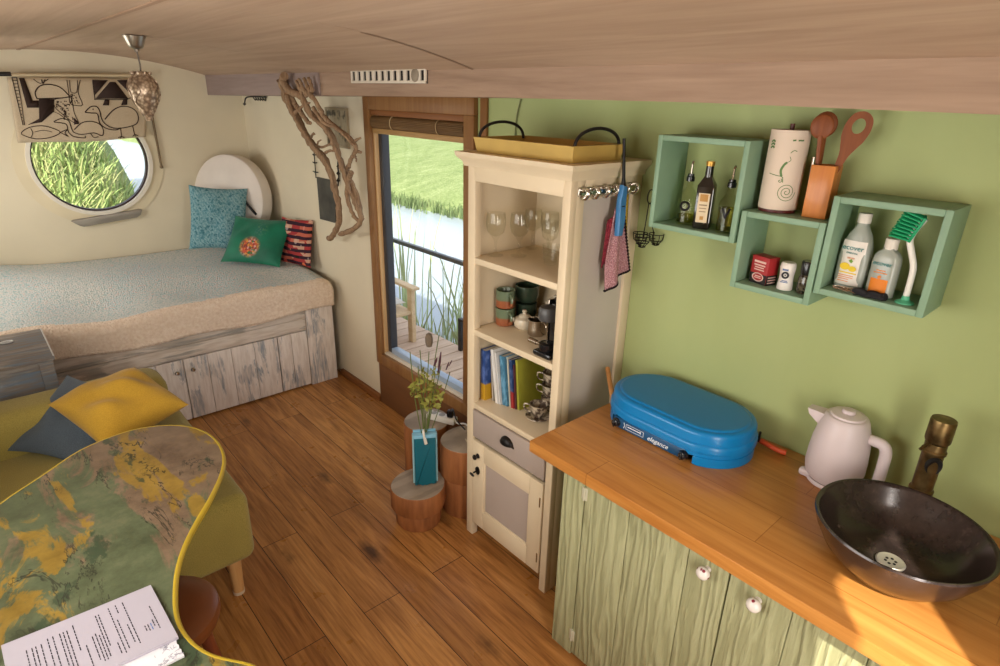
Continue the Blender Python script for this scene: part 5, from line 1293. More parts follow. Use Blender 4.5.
# oil bottles
OILG = thin_glass('clear_bottle_glass', '#fafbf4', .35); BZ = 1.560+.017
OILL = thin_glass('pale_oil', '#e3dc9c', .08)
def oil_bottle(y, x, letter, lb, oil, fillz):
    t = thing('oil_bottle', lb, 'bottle', (x, y, BZ), 'dispenser bottles in the wall box')
    b = B(); b.lathe([(0, .0), (.028, .0), (.030, .004), (.030, .085), (.026, .098), (.012, .118), (.010, .135), (.012, .138), (.0085, .138), (.0085, .119), (.023, .098), (.0275, .085), (.0275, .007), (0, .006)], c=(x, y, BZ+.0005), n=28)
    b.text(letter, .042, I4, 1, .0006, fn=lambda p: (x+(.0308+p.z)*math.cos(PI+.30+p.x/.0308), y+(.0308+p.z)*math.sin(PI+.30+p.x/.0308), BZ+.060+p.y), bold=.0014); obj('bottle', b, [oil, BLK], t)
    b = B(); b.lathe([(0, .007), (.027, .0075), (.027, fillz), (0, fillz)], c=(x, y, BZ+.0005), n=28); obj('oil', b, OILL, t)
    b = B(); b.lathe([(0, .137), (.013, .137), (.013, .150), (.010, .153), (.010, .160), (0, .160)], c=(x, y, BZ), n=20); obj('stopper', b, PLB, t)
    b = B(); b.tube(smooth_path([(x, y, BZ+.158), (x, y, BZ+.19), (x-.004, y-.004, BZ+.198), (x-.010, y-.008, BZ+.197)], 4), .0035, 8); obj('pourer', b, STL, t)
oil_bottle(1.058, 1.765, 'O', 'clear dispenser bottle with a black letter O and a pourer', OILG, .03)
oil_bottle(.905, 1.745, 'V', 'clear dispenser bottle with a black letter V and a pourer', OILG, .075)
OLV = NT('dark_olive_bottle'); OLV.base('#14110b'); OLV.set(.12, 0, spec=.6, coat=.5); OLVM = OLV.m
ob = thing('olive_oil_bottle', 'dark square olive oil bottle with a pale gold label', 'bottle', (1.745, .985, BZ))
b = B(); M = T(1.745, .985, BZ) @ RZ(.35)
b.box((-.026, -.026, 0.0005), (.026, .026, .135), .006, 0, M); 
t = bmesh.new()
vs = [(-.026, -.026, .132), (.026, -.026, .132), (.026, .026, .132), (-.026, .026, .132)]+[(.012*math.cos(a), .012*math.sin(a), .165) for a in (-.75*PI, -.25*PI, .25*PI, .75*PI)]
b.raw(vs, [(0, 1, 5, 4), (1, 2, 6, 5), (2, 3, 7, 6), (3, 0, 4, 7), (4, 5, 6, 7)], 0, M); b.lathe([(.0125, .158), (.0115, .195), (0, .195)], n=20, M=M); obj('bottle', b, OLVM, ob); t.free()
b = B(); b.lathe([(.0118, .192), (.0132, .192), (.0132, .206), (0, .206)], n=20, M=M); obj('cap', b, plain('gold_cap', '#b58a3e', .35, .6), ob)
b = B(); b.box((-.0266, -.017, .022), (-.0255, .017, .112), 0, 0, M)
for z, h, w, mi in ((.098, .022, .012, 1), (.076, .004, .012, 2), (.066, .003, .011, 2), (.056, .003, .010, 2), (.036, .011, .0055, 1)): b.box((-.0271, -w, z-h/2), (-.0262, w, z+h/2), 0, mi, M)
obj('label', b, [plain('cream_label', '#d6c3a2', .6), plain('gold_print', '#b0803a', .5), plain('brown_print', '#8e7a60', .6)], ob)

# paper towel, utensils on top of the small box
BT = 1.660+.001
pt_ = thing('paper_towel_roll', 'paper towel roll printed with green sprigs on a dark red holder', 'paper towel', (1.765, .765, BT))
pr_, px_, py_ = .052, 1.775, .772
b = B(); b.lathe([(0, 0), (.05, 0), (.05, .008), (0, .008)], c=(px_, py_, BT), n=36); b.tube([(px_+.02, py_+.045, BT), (px_+.02, py_+.045, BT+.022)], .010, 12); b.tube([(px_, py_, BT+.2), (px_, py_, BT+.240)], .006, 10); obj('holder', b, plain('dark_red_wood', '#5a1f1e', .4), pt_)
PTM = plain('white_tissue_paper', '#d8c6b4', .9, var=.02, bump=.15, bscale=220)
b = B(); b.lathe([(.012, .009), (pr_, .009), (pr_+.0005, .012), (pr_, .224), (.012, .224), (.012, .009)], c=(px_, py_, BT), n=64)
va = math.atan2(-py_*1.0, -px_)  # towards the room
def onroll(p):
    a = math.atan2(-.35, -1)+p.x/pr_; r = pr_+.0012+p.z
    return (px_+r*math.cos(a), py_+r*math.sin(a), BT+.12+p.y)
def rl(pts, w=.0022, close=False):
    P = smooth_path([(x, y, 0) for x, y in pts], 5); vs, fs = [], []
    for i, p in enumerate(P):
        tg = P[min(i+1, len(P)-1)]-P[max(i-1, 0)]; q = Vector((-tg.y, tg.x, 0)); q = q.normalized()*w/2
        vs += [onroll(p+q), onroll(p-q)]
    b.raw(vs, [(2*i, 2*i+1, 2*i+3, 2*i+2) for i in range(len(P)-1)]+[], 1)
def spiral(cx, cy, r, turns): rl([(cx+r*t*math.cos(turns*2*PI*t), cy+r*t*math.sin(turns*2*PI*t)) for t in [k/26 for k in range(2, 27)]], .0018)
spiral(.020, -.060, .026, 3); spiral(-.002, -.030, .006, 1.2)
rl([(-.035, -.012), (-.015, -.016), (.0, -.018), (.004, -.022)], .002); rl([(.0, -.018), (-.004, -.002), (.002, .014), (.008, .02)], .006); rl([(.004, -.02), (.006, -.034)], .002)
rl([(.012, .045), (.02, .052), (.028, .05)], .002); rl([(.008, .02), (.016, .026), (.012, .036)], .0016)
for s in (0, .008, .016): rl([(-.048, .055+s), (-.040, .060+s), (-.034, .056+s)], .005)
for x in (.012, .026, .034): rl([(x, .078), (x+.008, .079)], .004)
obj('roll', b, [PTM, plain('green_print', '#5f7d4c', .8)], pt_)
BAM = wood('orange_bamboo', '#b4662a', '#cf8540', 'Z', .8, .4, .08, coat=.2)
hx, hy, hw = 1.772, .657, .031
uh = thing('utensil_holder', 'square orange bamboo pot holding wooden cooking spoons', 'utensil pot', (hx, hy, BT))
b = B(); M = T(hx, hy, BT) @ RZ(.08)
for lo, hi in (((-hw, -hw, 0), (-hw+.006, hw, .14)), ((hw-.006, -hw, 0), (hw, hw, .14)), ((-hw+.006, -hw, 0), (hw-.006, -hw+.006, .14)), ((-hw+.006, hw-.006, 0), (hw-.006, hw, .14)), ((-hw+.006, -hw+.006, 0), (hw-.006, hw-.006, .006))): b.box(lo, hi, .0015, 0, M)
obj('pot', b, BAM, uh)
SPW = wood('brown_spoon_wood', '#6d371a', '#91522a', 'Z', 1.3, .5, .1)
def spoon(base, tip, rw, rh, lb, hole=False, seed=0, name='wooden_spoon', cat='spoon'):
    base, tip = Vector(base), Vector(tip); ax = (tip-base).normalized(); L = (tip-base).length
    M = frame(base, ax, Vector((-1, -.3, 0))); b = B()
    if not hole:
        b.tube([(0, 0, 0), (L*.5, 0, 0), (L, 0, 0)], [.006, .007, .009], 10, 0, M, flat=.7)
        b.raw(*sphere_part(L+rh*.75, rh, rw), 0, M)
    else:
        P = [(-.0+L*.0, -.006), (L*.55, -.009), (L*.72, -.020), (L*.80, -rw*.9), (L*.92, -rw), (L*1.02, -rw*.72), (L*1.06, 0), (L*1.02, rw*.72), (L*.92, rw), (L*.80, rw*.9), (L*.72, .020), (L*.55, .009), (0, .006)]
        P = [(p.x, p.y) for p in closed_path([(x, y, 0) for x, y in P], 4)]
        cx = L*.92; n = len(P); rings = []
        H = []
        ang = [math.atan2(p[1], p[0]-cx) for p in P]
        H = [(cx+rw*.62*math.cos(a), rw*.48*math.sin(a)) for a in ang]
        vs = [(p[0], p[1], z) for z in (-.004, .004) for p in P]+[(p[0], p[1], z) for z in (-.004, .004) for p in H]
        fs = []
        for i in range(n):
            j = (i+1) % n
            fs += [(i, j, n+j, n+i), (2*n+j, 2*n+i, 3*n+i, 3*n+j), (n+i, n+j, 3*n+j, 3*n+i), (j, i, 2*n+i, 2*n+j)]
        b.raw(vs, fs, 0, M, fix=True)
    return tag(obj(name, b, SPW), lb, cat, 'spoons in the bamboo pot')
def sphere_part(cx, a, w):
    vs, fs = [], []; nu, nv = 20, 10
    for j in range(nv+1):
        for i in range(nu):
            th = PI*j/nv; p = 2*PI*i/nu; vs.append((cx+a*math.cos(th), w*math.sin(th)*math.cos(p), .007*math.sin(th)*math.sin(p)))
    for j in range(nv):
        for i in range(nu): fs.append((j*nu+i, j*nu+(i+1) % nu, (j+1)*nu+(i+1) % nu, (j+1)*nu+i))
    return vs, fs
spoon((hx+.012, hy+.020, BT+.008), px_x(824, 134, 1.785), .030, .033, 'dark wooden spoon with a round bowl standing behind in the bamboo pot')
spoon((hx-.010, hy+.010, BT+.008), px_x(821.5, 136, 1.765), .029, .032, 'wooden spoon with a round bowl standing in front in the bamboo pot')
spoon((hx-.014, hy+.006, BT+.008), px_x(863, 118, 1.77), .031, .03, 'wooden spoon with a hole in its blade leaning right in the bamboo pot', True)
b = B(); b.tube([(hx-.022, hy+.028, BT+.008), (hx-.020, hy+.033, BT+.158)], [.004, .006], 10, flat=.4); tag(obj('steel_spatula', b, STL), 'steel utensil handle at the left inside the bamboo pot', 'utensil')

# small box contents
BZ2 = 1.430+.017
cx_ = thing('cocoa_box', 'small red and black spice box in the small wall box', 'box', (1.755, .768, BZ2))
RED = plain('red_print', '#a3262a', .5); 
b = B(); M = T(1.755, .765, BZ2+.0005) @ RZ(-.28); b.box((-.022, -.031, 0), (.022, .031, .082), .001, 0, M)
b.box((-.0226, -.030, 0.0), (-.0218, .030, .030), 0, 1, M)
for z, w, h in ((.066, .021, .006), (.056, .020, .004), (.049, .016, .003), (.042, .018, .003)): b.box((-.0230, -w, z-h/2), (-.0219, w, z+h/2), 0, 2, M)
Mr = M @ frame((-.0229, 0, .020), (0, -1, 0), (-1, 0, 0)); b.lathe([(.017, 0), (.021, 0), (.021, .0006), (.017, .0006), (.017, 0)], n=32, mi=2, M=Mr, sy=.62)
b.lathe([(0, 0), (.0165, 0), (.0165, .0003), (0, .0003)], n=32, mi=0, M=Mr, sy=.60)
for zz, w in ((.023, .011), (.018, .012)): b.box((-.0236, -w, zz-.0014), (-.0228, w, zz+.0014), 0, 2, M)
b.box((-.022, -.0316, 0), (.022, -.0308, .03), 0, 1, M)
for k in range(3): b.box((-.016, -.0322, .006+.008*k), (.016, -.0312, .009+.008*k), 0, 2, M)
obj('carton', b, [RED, plain('black_print', '#1b1415', .5), plain('pale_print', '#d9b7ae', .6)], cx_)
sk_ = thing('salt_shaker', 'white salt shaker with a black round emblem in the small wall box', 'salt shaker', (1.745, .700, BZ2))
b = B(); SR_ = [(0, 0), (.021, 0), (.022, .003), (.020, .025), (.019, .04), (.0215, .066), (.020, .076), (.017, .080), (0, .080)]; b.lathe(SR_, c=(1.745, .693, BZ2+.0005), n=32)
M = frame((1.745-.0205, .693-.004, BZ2+.046), (0, -1, 0), (-1, -.2, 0)); b.lathe([(.005, .000), (.0105, 0), (.0105, .001), (.005, .001), (.005, 0)], n=28, mi=1, M=M); b.lathe([(0, .0), (.002, 0), (.002, .001), (0, .001)], n=12, mi=1, M=M)
b.box((-.010, .013, -.002), (.006, .018, .0010), 0, 2, M); b.box((-.010, -.022, -.002), (.010, -.020, .0010), 0, 2, M); b.box((-.007, -.018, -.002), (.008, -.016, .0010), 0, 2, M)
obj('body', b, [plain('white_shaker', '#e2dbd4', .35), plain('black_emblem', '#1d1c22', .5), plain('blue_emblem', '#5b6f98', .5)], sk_)
pg = thing('pepper_grinder', 'glass pepper grinder with a black top in the corner of the small wall box', 'pepper grinder', (1.752, .640, BZ2))
b = B(); b.lathe([(0, 0), (.020, 0), (.022, .004), (.020, .045), (.017, .055), (0, .055)], c=(1.752, .640, BZ2+.0005), n=28); mm = NT('peppercorn_filled_glass'); mm.base(mm.ramp(mm.vor(scale=160, out='Color'), [(.2, '#17130f'), (.8, '#5f5644')])); mm.set(.1, coat=.6); obj('jar', b, mm.m, pg)
b = B(); b.lathe([(0, .055), (.018, .055), (.019, .060), (.020, .090), (.018, .094), (0, .094)], c=(1.752, .640, BZ2), n=28); obj('top', b, PLB, pg)

# big box contents: two soap bottles, brush, black clip, string
BZ3 = 1.470+.017
def soap(name, x, y, w, d, hs, hn, lb, mat, capm, rz):
    t = thing(name, lb, 'bottle', (x, y, BZ3), 'washing-up liquids in the wall box'); M = T(x, y, BZ3+.0005) @ RZ(rz)
    return t, M
SOAP = NT('clear_soap_bottle'); SOAP.base('#c9cfc4'); SOAP.set(.25, 0, trans=.45, coat=.2); SOAPM = SOAP.m
CAPW = plain('white_cap', '#dcd3c8', .4)
def bottle_body(b, M, secs, n=28, mi=0):
    vs, fs = [], []
    for a, d, z in secs:
        for i in range(n):
            t = 2*PI*i/n; c, s = math.cos(t), math.sin(t); e = .72
            vs.append((d*math.copysign(abs(c)**e, c), a*math.copysign(abs(s)**e, s), z))
    for k in range(len(secs)-1):
        for i in range(n): fs.append((k*n+i, k*n+(i+1) % n, (k+1)*n+(i+1) % n, (k+1)*n+i))
    fs += [tuple(range(n-1, -1, -1)), tuple((len(secs)-1)*n+i for i in range(n))]
    b.raw(vs, fs, mi, M)
t1, M = soap('dish_soap_bottle', 1.765, .533, 0, 0, 0, 0, 'taller washing-up bottle with a lemon on its pale label', None, None, -.10)
b = B(); bottle_body(b, M, [(.030, .018, 0), (.037, .022, .004), (.040, .024, .03), (.040, .024, .085), (.037, .023, .115), (.028, .020, .145), (.017, .016, .165), (.0135, .0135, .172), (.013, .013, .182)]); obj('bottle', b, SOAPM, t1)
b = B(); b.lathe([(0, .178), (.016, .178), (.016, .200), (.014, .203), (0, .203)], n=28, M=M); obj('cap', b, CAPW, t1)
def label(b, M, d, w, z0, z1, mi, r=.4):
    n = 10; vs = []
    for k in range(n+1):
        s = -1+2*k/n; yv = w*s; xx = -(d-.004*s*s*s*s-.0030*abs(s)**2)
        vs += [(xx, yv, z0), (xx, yv, z1)]
    b.raw(vs, [(2*k, 2*k+1, 2*k+3, 2*k+2) for k in range(n)], mi, M)
LBL = plain('pale_label', '#dfd8cf', .5, var=.02); TEALP = plain('teal_print', '#2d7f7f', .5); YELP = plain('lemon_print', '#e3c21f', .5); ORP = plain('orange_print', '#dd7c17', .5); GRP = plain('green_leaf_print', '#6f9a35', .5)
b = B(); label(b, M, .0252, .030, .012, .132, 0)
Mx = M @ frame((-.0262, 0, .113), (0, -1, 0), (-1, 0, 0)); b.text('ecover', .0195, Mx, 1); b.text('ESSENTIAL', .0062, M @ frame((-.0262, 0, .099), (0, -1, 0), (-1, 0, 0)), 1)
b.text('citron', .008, M @ frame((-.0262, 0, .086), (0, -1, 0), (-1, 0, 0)), 3)
for cy2, cz2, rr2 in ((.010, .062, .013), (-.010, .058, .010)):
    b.lathe([(0, 0), (rr2, 0), (rr2, .0006), (0, .0006)], n=24, mi=2, M=M @ frame((-.0266, cy2, cz2), (0, -1, 0), (-1, 0, 0)), sy=.75)
b.raw([(-.0266, -.004, .072), (-.0266, .004, .078), (-.0266, -.002, .084), (-.0266, -.008, .078)], [(0, 1, 2, 3), (3, 2, 1, 0)], 4, M)
b.box((-.0264, -.022, .044), (-.0254, .022, .047), 0, 2, M)
for z in (.038, .033, .028, .022): b.box((-.0262, -.006-.010*(z > .03), z-.0008), (-.0254, .022, z+.0008), 0, 3, M)
obj('label', b, [LBL, TEALP, YELP, ORP, GRP], t1)
t2, M = soap('hand_soap_bottle', 1.745, .452, 0, 0, 0, 0, 'shorter soap bottle with an orange label band', None, None, -.12)
b = B(); bottle_body(b, M, [(.027, .017, 0), (.033, .021, .004), (.033, .021, .09), (.031, .020, .106), (.024, .018, .118), (.015, .015, .124), (.014, .014, .130)]); obj('bottle', b, SOAPM, t2)
b = B(); b.lathe([(0, .126), (.0155, .126), (.0155, .150), (.014, .153), (0, .153)], n=28, M=M); obj('cap', b, CAPW, t2)
b = B(); label(b, M, .0222, .026, .006, .050, 3); b.text('ecover', .0165, M @ frame((-.0232, 0, .090), (0, -1, 0), (-1, 0, 0)), 1)
for z, w in ((.072, .011), (.066, .016)): b.box((-.0228, -w, z-.0010), (-.0216, w, z+.0010), 0, 3, M)
b.lathe([(0, 0), (.0045, 0), (.0045, .0006), (0, .0006)], n=16, mi=3, M=M @ frame((-.0226, 0, .055), (0, -1, 0), (-1, 0, 0)))
obj('label', b, [LBL, TEALP, YELP, ORP, GRP], t2)
db = thing('dish_brush', 'white dish brush with green bristles standing on its suction foot', 'brush', (1.735, .365, BZ3))
P0 = Vector((1.735, .388, BZ3))
pth = [P0+Vector((0, 0, .016)), P0+Vector((0, .000, .055)), P0+Vector((-.002, .002, .095)), P0+Vector((-.004, .016, .135)), P0+Vector((-.005, .024, .16)), P0+Vector((-.008, .018, .185)), P0+Vector((-.010, .004, .215))]
WB = plain('white_brush_plastic', '#e3ded6', .35); GB = plain('green_brush_plastic', '#12945f', .5); GB2 = plain('mint_rubber', '#58b48b', .5)
b = B(); b.tube(smooth_path(pth, 6), .0065, 12, flat=1.2); obj('handle', b, WB, db)
b = B(); b.lathe([(0, 0.0008), (.022, .0008), (.021, .004), (.010, .010), (.008, .020), (0, .020)], c=P0, n=28); obj('suction_foot', b, GB2, db)
b = B()
ax = (pth[6]-pth[4]).normalized(); sd = Vector((-.35, 1, .35)); sd = (sd-ax*sd.dot(ax)).normalized(); pe = ax.cross(sd)
for i in range(8):
    for j in range(4):
        o_ = pth[4]+ax*(.000+.0085*i)+pe*(-.010+.0066*j); e_ = o_+sd*(.044+.003*((i+j) % 2))+ax*(-.004+.001*i)+pe*(-.004+.0028*j)
        b.tube([o_, e_], [.0028, .0024], 6)
b.box((-.004, -.013, -.002), (.064, .013, .005), .002, 0, frame(pth[4], ax, sd))
obj('bristles', b, GB, db)
b = B(); P = [Vector((1.715, .50, BZ3+.006)), Vector((1.710, .485, BZ3+.012)), Vector((1.712, .47, BZ3+.006)), Vector((1.708, .455, BZ3+.012)), Vector((1.712, .44, BZ3+.008)), Vector((1.708, .425, BZ3+.012))]
b.tube(smooth_path([p for p in P], 4), .010, 8); tag(obj('black_rag', b, plain('black_scrunched_cloth', '#1b191d', .8, bump=.6, bscale=80)), 'black crumpled cloth in front of the shorter soap bottle', 'cloth')
b = B()
rr = random.Random(9); c0 = Vector((1.709, .528, BZ3+.004))
b.tube(smooth_path([c0+Vector((rr.uniform(-.008, .008), rr.uniform(-.03, .03), rr.uniform(0, .012))) for k in range(22)], 4), .0016, 6); tag(obj('wire_scourer', b, STL), 'tangled steel scourer in front of the lemon washing-up bottle', 'scourer')

# ------------------------------------------------------------------ log stumps by the window
BARK = NT('bare_log_side'); n = BARK.noise(BARK.mapping((22, 22, 4)), 1, 5); BARK.base(BARK.ramp(n, [(.3, '#75431f'), (.7, '#a5683a')])); BARK.set(.7); BARK.bump(n, .3, .003); BARKM = BARK.m
def logtop():
    m = NT('grey_log_end'); w = m.wave(scale=14, dist=1.5, detail=3, rings=True); n = m.noise(scale=8, detail=5)
    m.base(m.mix(.5, m.ramp(w, [(.3, '#877664'), (.7, '#a5937f')]), m.ramp(n, [(.3, '#7a6a5b'), (.7, '#ab9a88')]))); m.set(.75); return m.m
LT = logtop()
def stump(x, y, r, h, zs, r2, lb, sx=1.0):
    t = thing('log_stump', lb, 'stump', (x, y, 0), 'log stumps by the tall window')
    rnd3 = random.Random(int(x*1000)); ph = rnd3.uniform(0, 6)
    def ring(rad, z): return [(x+rad*(1+.03*math.sin(2*a+ph)+.02*math.sin(3*a))*math.cos(a), y+rad*(1+.03*math.sin(2*a+ph)+.02*math.sin(3*a))*math.sin(a)) for a in [2*PI*k/48 for k in range(48)]]
    b = B()
    if zs: loft(b, [(ring(r2*.96, 0), 0.0), (ring(r2, 0), .012), (ring(r2*1.01, 0), zs-.012), (ring(r2*.98, 0), zs-.002), (ring(r*.97, 0), zs), (ring(r, 0), zs+.01), (ring(r*1.0, 0), h-.008), (ring(r*.975, 0), h-.001)])
    else: loft(b, [(ring(r*.97, 0), 0), (ring(r, 0), .012), (ring(r, 0), h-.008), (ring(r*.975, 0), h-.001)])
    obj('log', b, BARKM, t)
    b = B(); loft(b, [(ring(r*.972, 0), h-.001), (ring(r*.965, 0), h)]); obj('cut_face', b, LT, t)
stump(1.345, 2.045, .134, .205, .095, .112, 'lowest log stump, standing in front with the turquoise vase on it')
stump(1.59, 1.985, .128, .385, .20, .122, 'tall two-piece log stump right beside the cream cabinet')
stump(1.60, 2.33, .125, .335, 0, .12, 'log stump at the back below the tall window with the power strip')

# turquoise vase with wild flowers
TQ = plain('turquoise_matt_vase', '#0a5c6b', .45, var=.05); vc = Vector((1.372, 2.022, .206))
vs_ = thing('flat_vase', 'turquoise flat bag-shaped vase with wild flowers on the lowest log stump', 'vase', vc)
fdir = Vector((-.52, -.85, 0)).normalized(); xdir = Vector((fdir.y*-1, fdir.x, 0))
M = frame(vc, xdir, fdir)   # local x across, y up, z towards the room
hv, wv = .275, .053
outl = [(-wv, .004), (-wv*.82, 0), (-wv*.6, .004), (-wv*.38, .012), (-wv*.1, .018), (wv*.15, .014), (wv*.45, .004), (wv*.7, 0), (wv, .006), (wv*.94, .03), (wv*.92, .10), (wv*.93, .2), (wv*.96, hv), (-wv*.96, hv), (-wv*.93, .2), (-wv*.92, .10), (-wv*.94, .03)]
b = B(); b.prism(outl, -.022, .022, .012, 0, M, seg=3); obj('body', b, TQ, vs_)
b = B(); b.prism([(-wv, hv-.03), (wv, hv-.03), (wv, hv+.012), (-wv, hv+.012)], -.024, -.010, .003, 0, M); b.prism([(-wv*.98, hv-.012), (wv*.98, hv-.012), (wv*.98, hv+.006), (-wv*.98, hv+.006)], -.012, .026, .003, 0, M); obj('collar', b, plain('pale_blue_collar', '#7db4cc', .4), vs_)
b = B(); b.prism([(-wv-.006, .012), (-wv+.004, .012), (-wv+.003, hv), (-wv-.005, hv)], -.016, .012, .003, 0, M); b.prism([(wv-.004, .012), (wv+.006, .012), (wv+.005, hv), (wv-.003, hv)], -.016, .012, .003, 0, M); obj('side_seam', b, plain('pale_turquoise_seam', '#8fb9c0', .35), vs_)
b = B(); b.tube(smooth_path([(-.004, hv+.022, .0), (-.006, hv+.024, .024), (-.002, hv-.01, .030), (.002, hv-.04, .029)], 4), .006, 8, 0, M, flat=.6); b.tube([(.0, hv-.005, .031), (.006, hv-.035, .031)], .008, 8, 0, M, flat=.4); obj('clasp', b, plain('ivory_clasp', '#d9d2c4', .35), vs_)
# flowers
fl = thing('wild_flowers', 'bunch of yellow-green wild flowers with a teasel head in the turquoise vase', 'flowers', vc+Vector((0, 0, .24)))
STEM = plain('green_stem', '#5d6a33', .6); LEAF = plain('yellow_green_leaf', '#8a8a3c', .6, var=.4, vscale=12); PUR = plain('purple_brown_spike', '#4d2733', .7)
v0 = vc+Vector((0, 0, .20))
def stem(u, v, off=0, r=.0022):
    tip = px_y(u, v, vc.y+off); mid = v0.lerp(tip, .5)+Vector((random.uniform(-.012, .012), random.uniform(-.01, .01), 0)); return smooth_path([v0, mid, tip], 6), tip
b = B(); tips = {}
for u, v, off in ((429, 352, .0), (441, 366, .01), (450, 372, .02), (418, 366, -.02), (410, 352, .02), (436, 360, .03), (420, 350, .03), (425, 375, -.03), (436, 382, -.03), (415, 385, -.01), (439, 335, .05)):
    P, tp_ = stem(u, v, off); b.tube(P, .0022, 6)
obj('stems', b, STEM, fl)
b = B(); hp = px_y(429, 340, vc.y); b.lathe([(0, -.036), (.012, -.030), (.017, -.010), (.017, .010), (.012, .028), (0, .036)], c=hp, n=18); tmm = NT('teasel_brown'); tmm.base('#7d6d5c'); tmm.set(.9); tmm.bump(tmm.vor(scale=220), 1, .006); obj('teasel_head', b, tmm.m, fl)
b = B(); rl_ = random.Random(21)
def leaf(b, c, d, n_, L, w):
    d = Vector(d).normalized(); s = d.cross(Vector(n_)).normalized(); u_ = s.cross(d)
    vs = [c, c+d*L*.3+s*w*.8+u_*L*.05, c+d*L*.55+s*w, c+d*L*.8+s*w*.55-u_*L*.04, c+d*L-u_*L*.12, c+d*L*.8-s*w*.55-u_*L*.04, c+d*L*.55-s*w, c+d*L*.3-s*w*.8+u_*L*.05]
    b.raw(vs, [(0, 1, 2, 6, 7), (2, 3, 5, 6), (3, 4, 5)], 0)
for u, v, s in ((416, 385, 1), (424, 378, 1), (432, 388, 1), (420, 395, 1.1), (430, 398, 1.2), (438, 392, 1), (426, 404, 1.1), (434, 405, 1), (413, 392, .9), (440, 398, .8), (428, 386, 1), (422, 372, .7), (434, 374, .7)):
    c = px_y(u, v, vc.y+rl_.uniform(-.04, .03))
    for k in range(12):
        cc = c+Vector((rl_.uniform(-.014, .014), rl_.uniform(-.014, .014), rl_.uniform(-.02, .02))); leaf(b, cc, (rl_.uniform(-1, 1), rl_.uniform(-1, 1), rl_.uniform(-.8, .9)), (rl_.uniform(-.4, .4), -1, rl_.uniform(0, 1)), .026*s*rl_.uniform(.7, 1.2), .0065*s)
obj('leaves', b, LEAF, fl)
b = B()
for u, v, u2, v2, r in ((441, 352, 438, 374, .006), (437, 358, 434, 366, .006), (449, 362, 446, 370, .004), (452, 360, 449, 366, .003)):
    p, q2 = px_y(u, v, vc.y+.01), px_y(u2, v2, vc.y+.01); b.tube([p, p.lerp(q2, .4), q2], [r*.4, r, r*.6], 7)
obj('flower_spikes', b, PUR, fl)

# power strip and cables on the back stump
ps = thing('power_strip', 'white power strip with a plug lying on the back log stump', 'power strip', (1.62, 2.26, .336))
WP = plain('white_plastic', '#d2ccc2', .4)
M = T(1.655, 2.27, .336) @ RZ(-1.15)
b = B(); b.box((-.085, -.024, 0), (.085, .024, .036), .008, 0, M); obj('housing', b, WP, ps)
b = B()
for x in (-.05, 0, .05): b.lathe([(0, .0362), (.017, .0362), (.017, .037), (0, .037)], c=(x, 0, 0), n=20, M=M)
obj('sockets', b, plain('grey_socket', '#8d8880', .5), ps)
b = B(); b.box((.034, -.014, .037), (.066, .014, .075), .006, 0, M); obj('plug', b, BLK, ps)
b = B(); b.tube(smooth_path([(1.66, 2.22, .40), (1.65, 2.17, .45), (1.62, 2.10, .43), (1.63, 2.04, .395)], 6), .0035, 8); tag(obj('black_cable', b, BLK), 'black cable arching from the power strip to the tall stump', 'cable')
b = B(); b.tube(smooth_path([(1.69, 2.20, .36), (1.66, 2.14, .375), (1.66, 2.08, .40), (1.66, 2.03, .392)], 6), .004, 8); tag(obj('white_cable', b, WP), 'white cable running from the power strip towards the tall stump', 'cable')
b = B(); c0 = Vector((1.60, 1.935, .388)); b.tube(smooth_path([c0+Vector((.01, .05, .002)), c0+Vector((.0, .02, .03)), c0+Vector((-.005, -.01, .11)), c0+Vector((-.0, -.035, .155)), c0+Vector((.01, -.05, .10)), c0+Vector((0, -.02, .03)), c0+Vector((-.03, 0, .006)), c0+Vector((-.02, .04, .004))], 6), .0032, 8); b.tube(smooth_path([c0+Vector((.0, .03, .004)), c0+Vector((-.02, .01, .05)), c0+Vector((-.005, -.03, .13)), c0+Vector((.012, -.045, .06)), c0+Vector((.0, -.02, .004))], 6), .0032, 8)
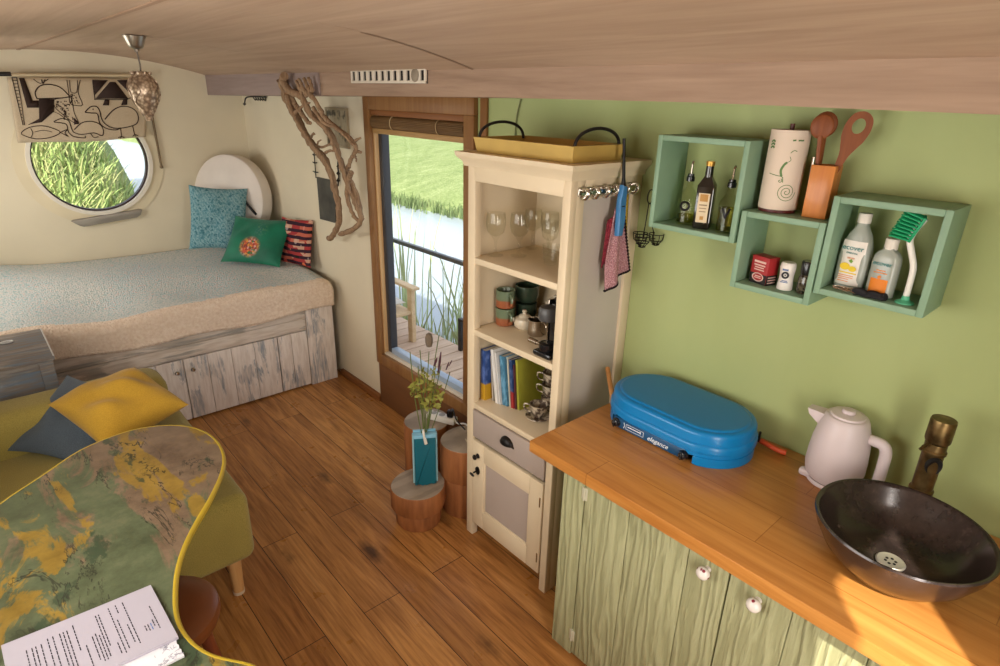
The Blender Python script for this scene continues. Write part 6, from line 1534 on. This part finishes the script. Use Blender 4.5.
tag(obj('cream_cable', b, plain('cream_cable_rubber', '#b8a88b', .5)), 'looped cream cable standing on the tall stump against the cabinet', 'cable')
# ------------------------------------------------------------------ light
W = bpy.data.worlds.new('sky'); S.world = W; W.use_nodes = True
nt = W.node_tree; bg = nt.nodes['Background']; sk = nt.nodes.new('ShaderNodeTexSky')
sk.sky_type = 'NISHITA'; sk.sun_disc = False; sk.sun_elevation = math.radians(41); sk.sun_rotation = math.radians(230); sk.air_density = 1.0; sk.dust_density = 2.5
mixn = nt.nodes.new('ShaderNodeMix'); mixn.data_type = 'RGBA'; mixn.inputs[0].default_value = .6
nt.links.new(sk.outputs[0], mixn.inputs[6]); mixn.inputs[7].default_value = (6.5, 6.8, 7.2, 1)
nt.links.new(mixn.outputs[2], bg.inputs['Color']); bg.inputs['Strength'].default_value = .24
def light(name, kind, loc, target=None, d=None, **k):
    l = bpy.data.lights.new(name, kind)
    for a, v in k.items(): setattr(l, a, v)
    o = bpy.data.objects.new(name, l); COL.objects.link(o); o.location = loc
    dv = Vector(d) if d else Vector(target)-Vector(loc)
    o.rotation_euler = dv.to_track_quat('-Z', 'Y').to_euler(); return o
light('sun', 'SUN', (-3, -4, 6), d=(.574, .487, -.656), energy=8.5, angle=math.radians(.8), color=(1, .93, .8))
light('rear_window_daylight', 'AREA', (.55, YB-.12, 1.3), d=(.25, 1, -.1), energy=34, shape='RECTANGLE', size=.42, size_y=1.4, color=(1, .94, .87))
light('table_side_fill', 'AREA', (XL-.12, 1.45, 1.45), d=(1, .15, -.12), energy=34, shape='RECTANGLE', size=1.8, size_y=.85, color=(1, .95, .88))  # fill lamp outside the added left opening
light('bed_side_fill', 'AREA', (XL-.12, 4.25, 1.475), d=(1, .1, -.2), energy=16, shape='RECTANGLE', size=1.0, size_y=.65, color=(1, .97, .92))  # fill lamp added to brighten the bed end
S.view_settings.exposure = 0.0
try:
    S.cycles.use_denoising = True; S.cycles.max_bounces = 10; S.cycles.transparent_max_bounces = 16; S.cycles.sample_clamp_indirect = 6; S.cycles.caustics_reflective = False; S.cycles.caustics_refractive = False
except Exception: pass
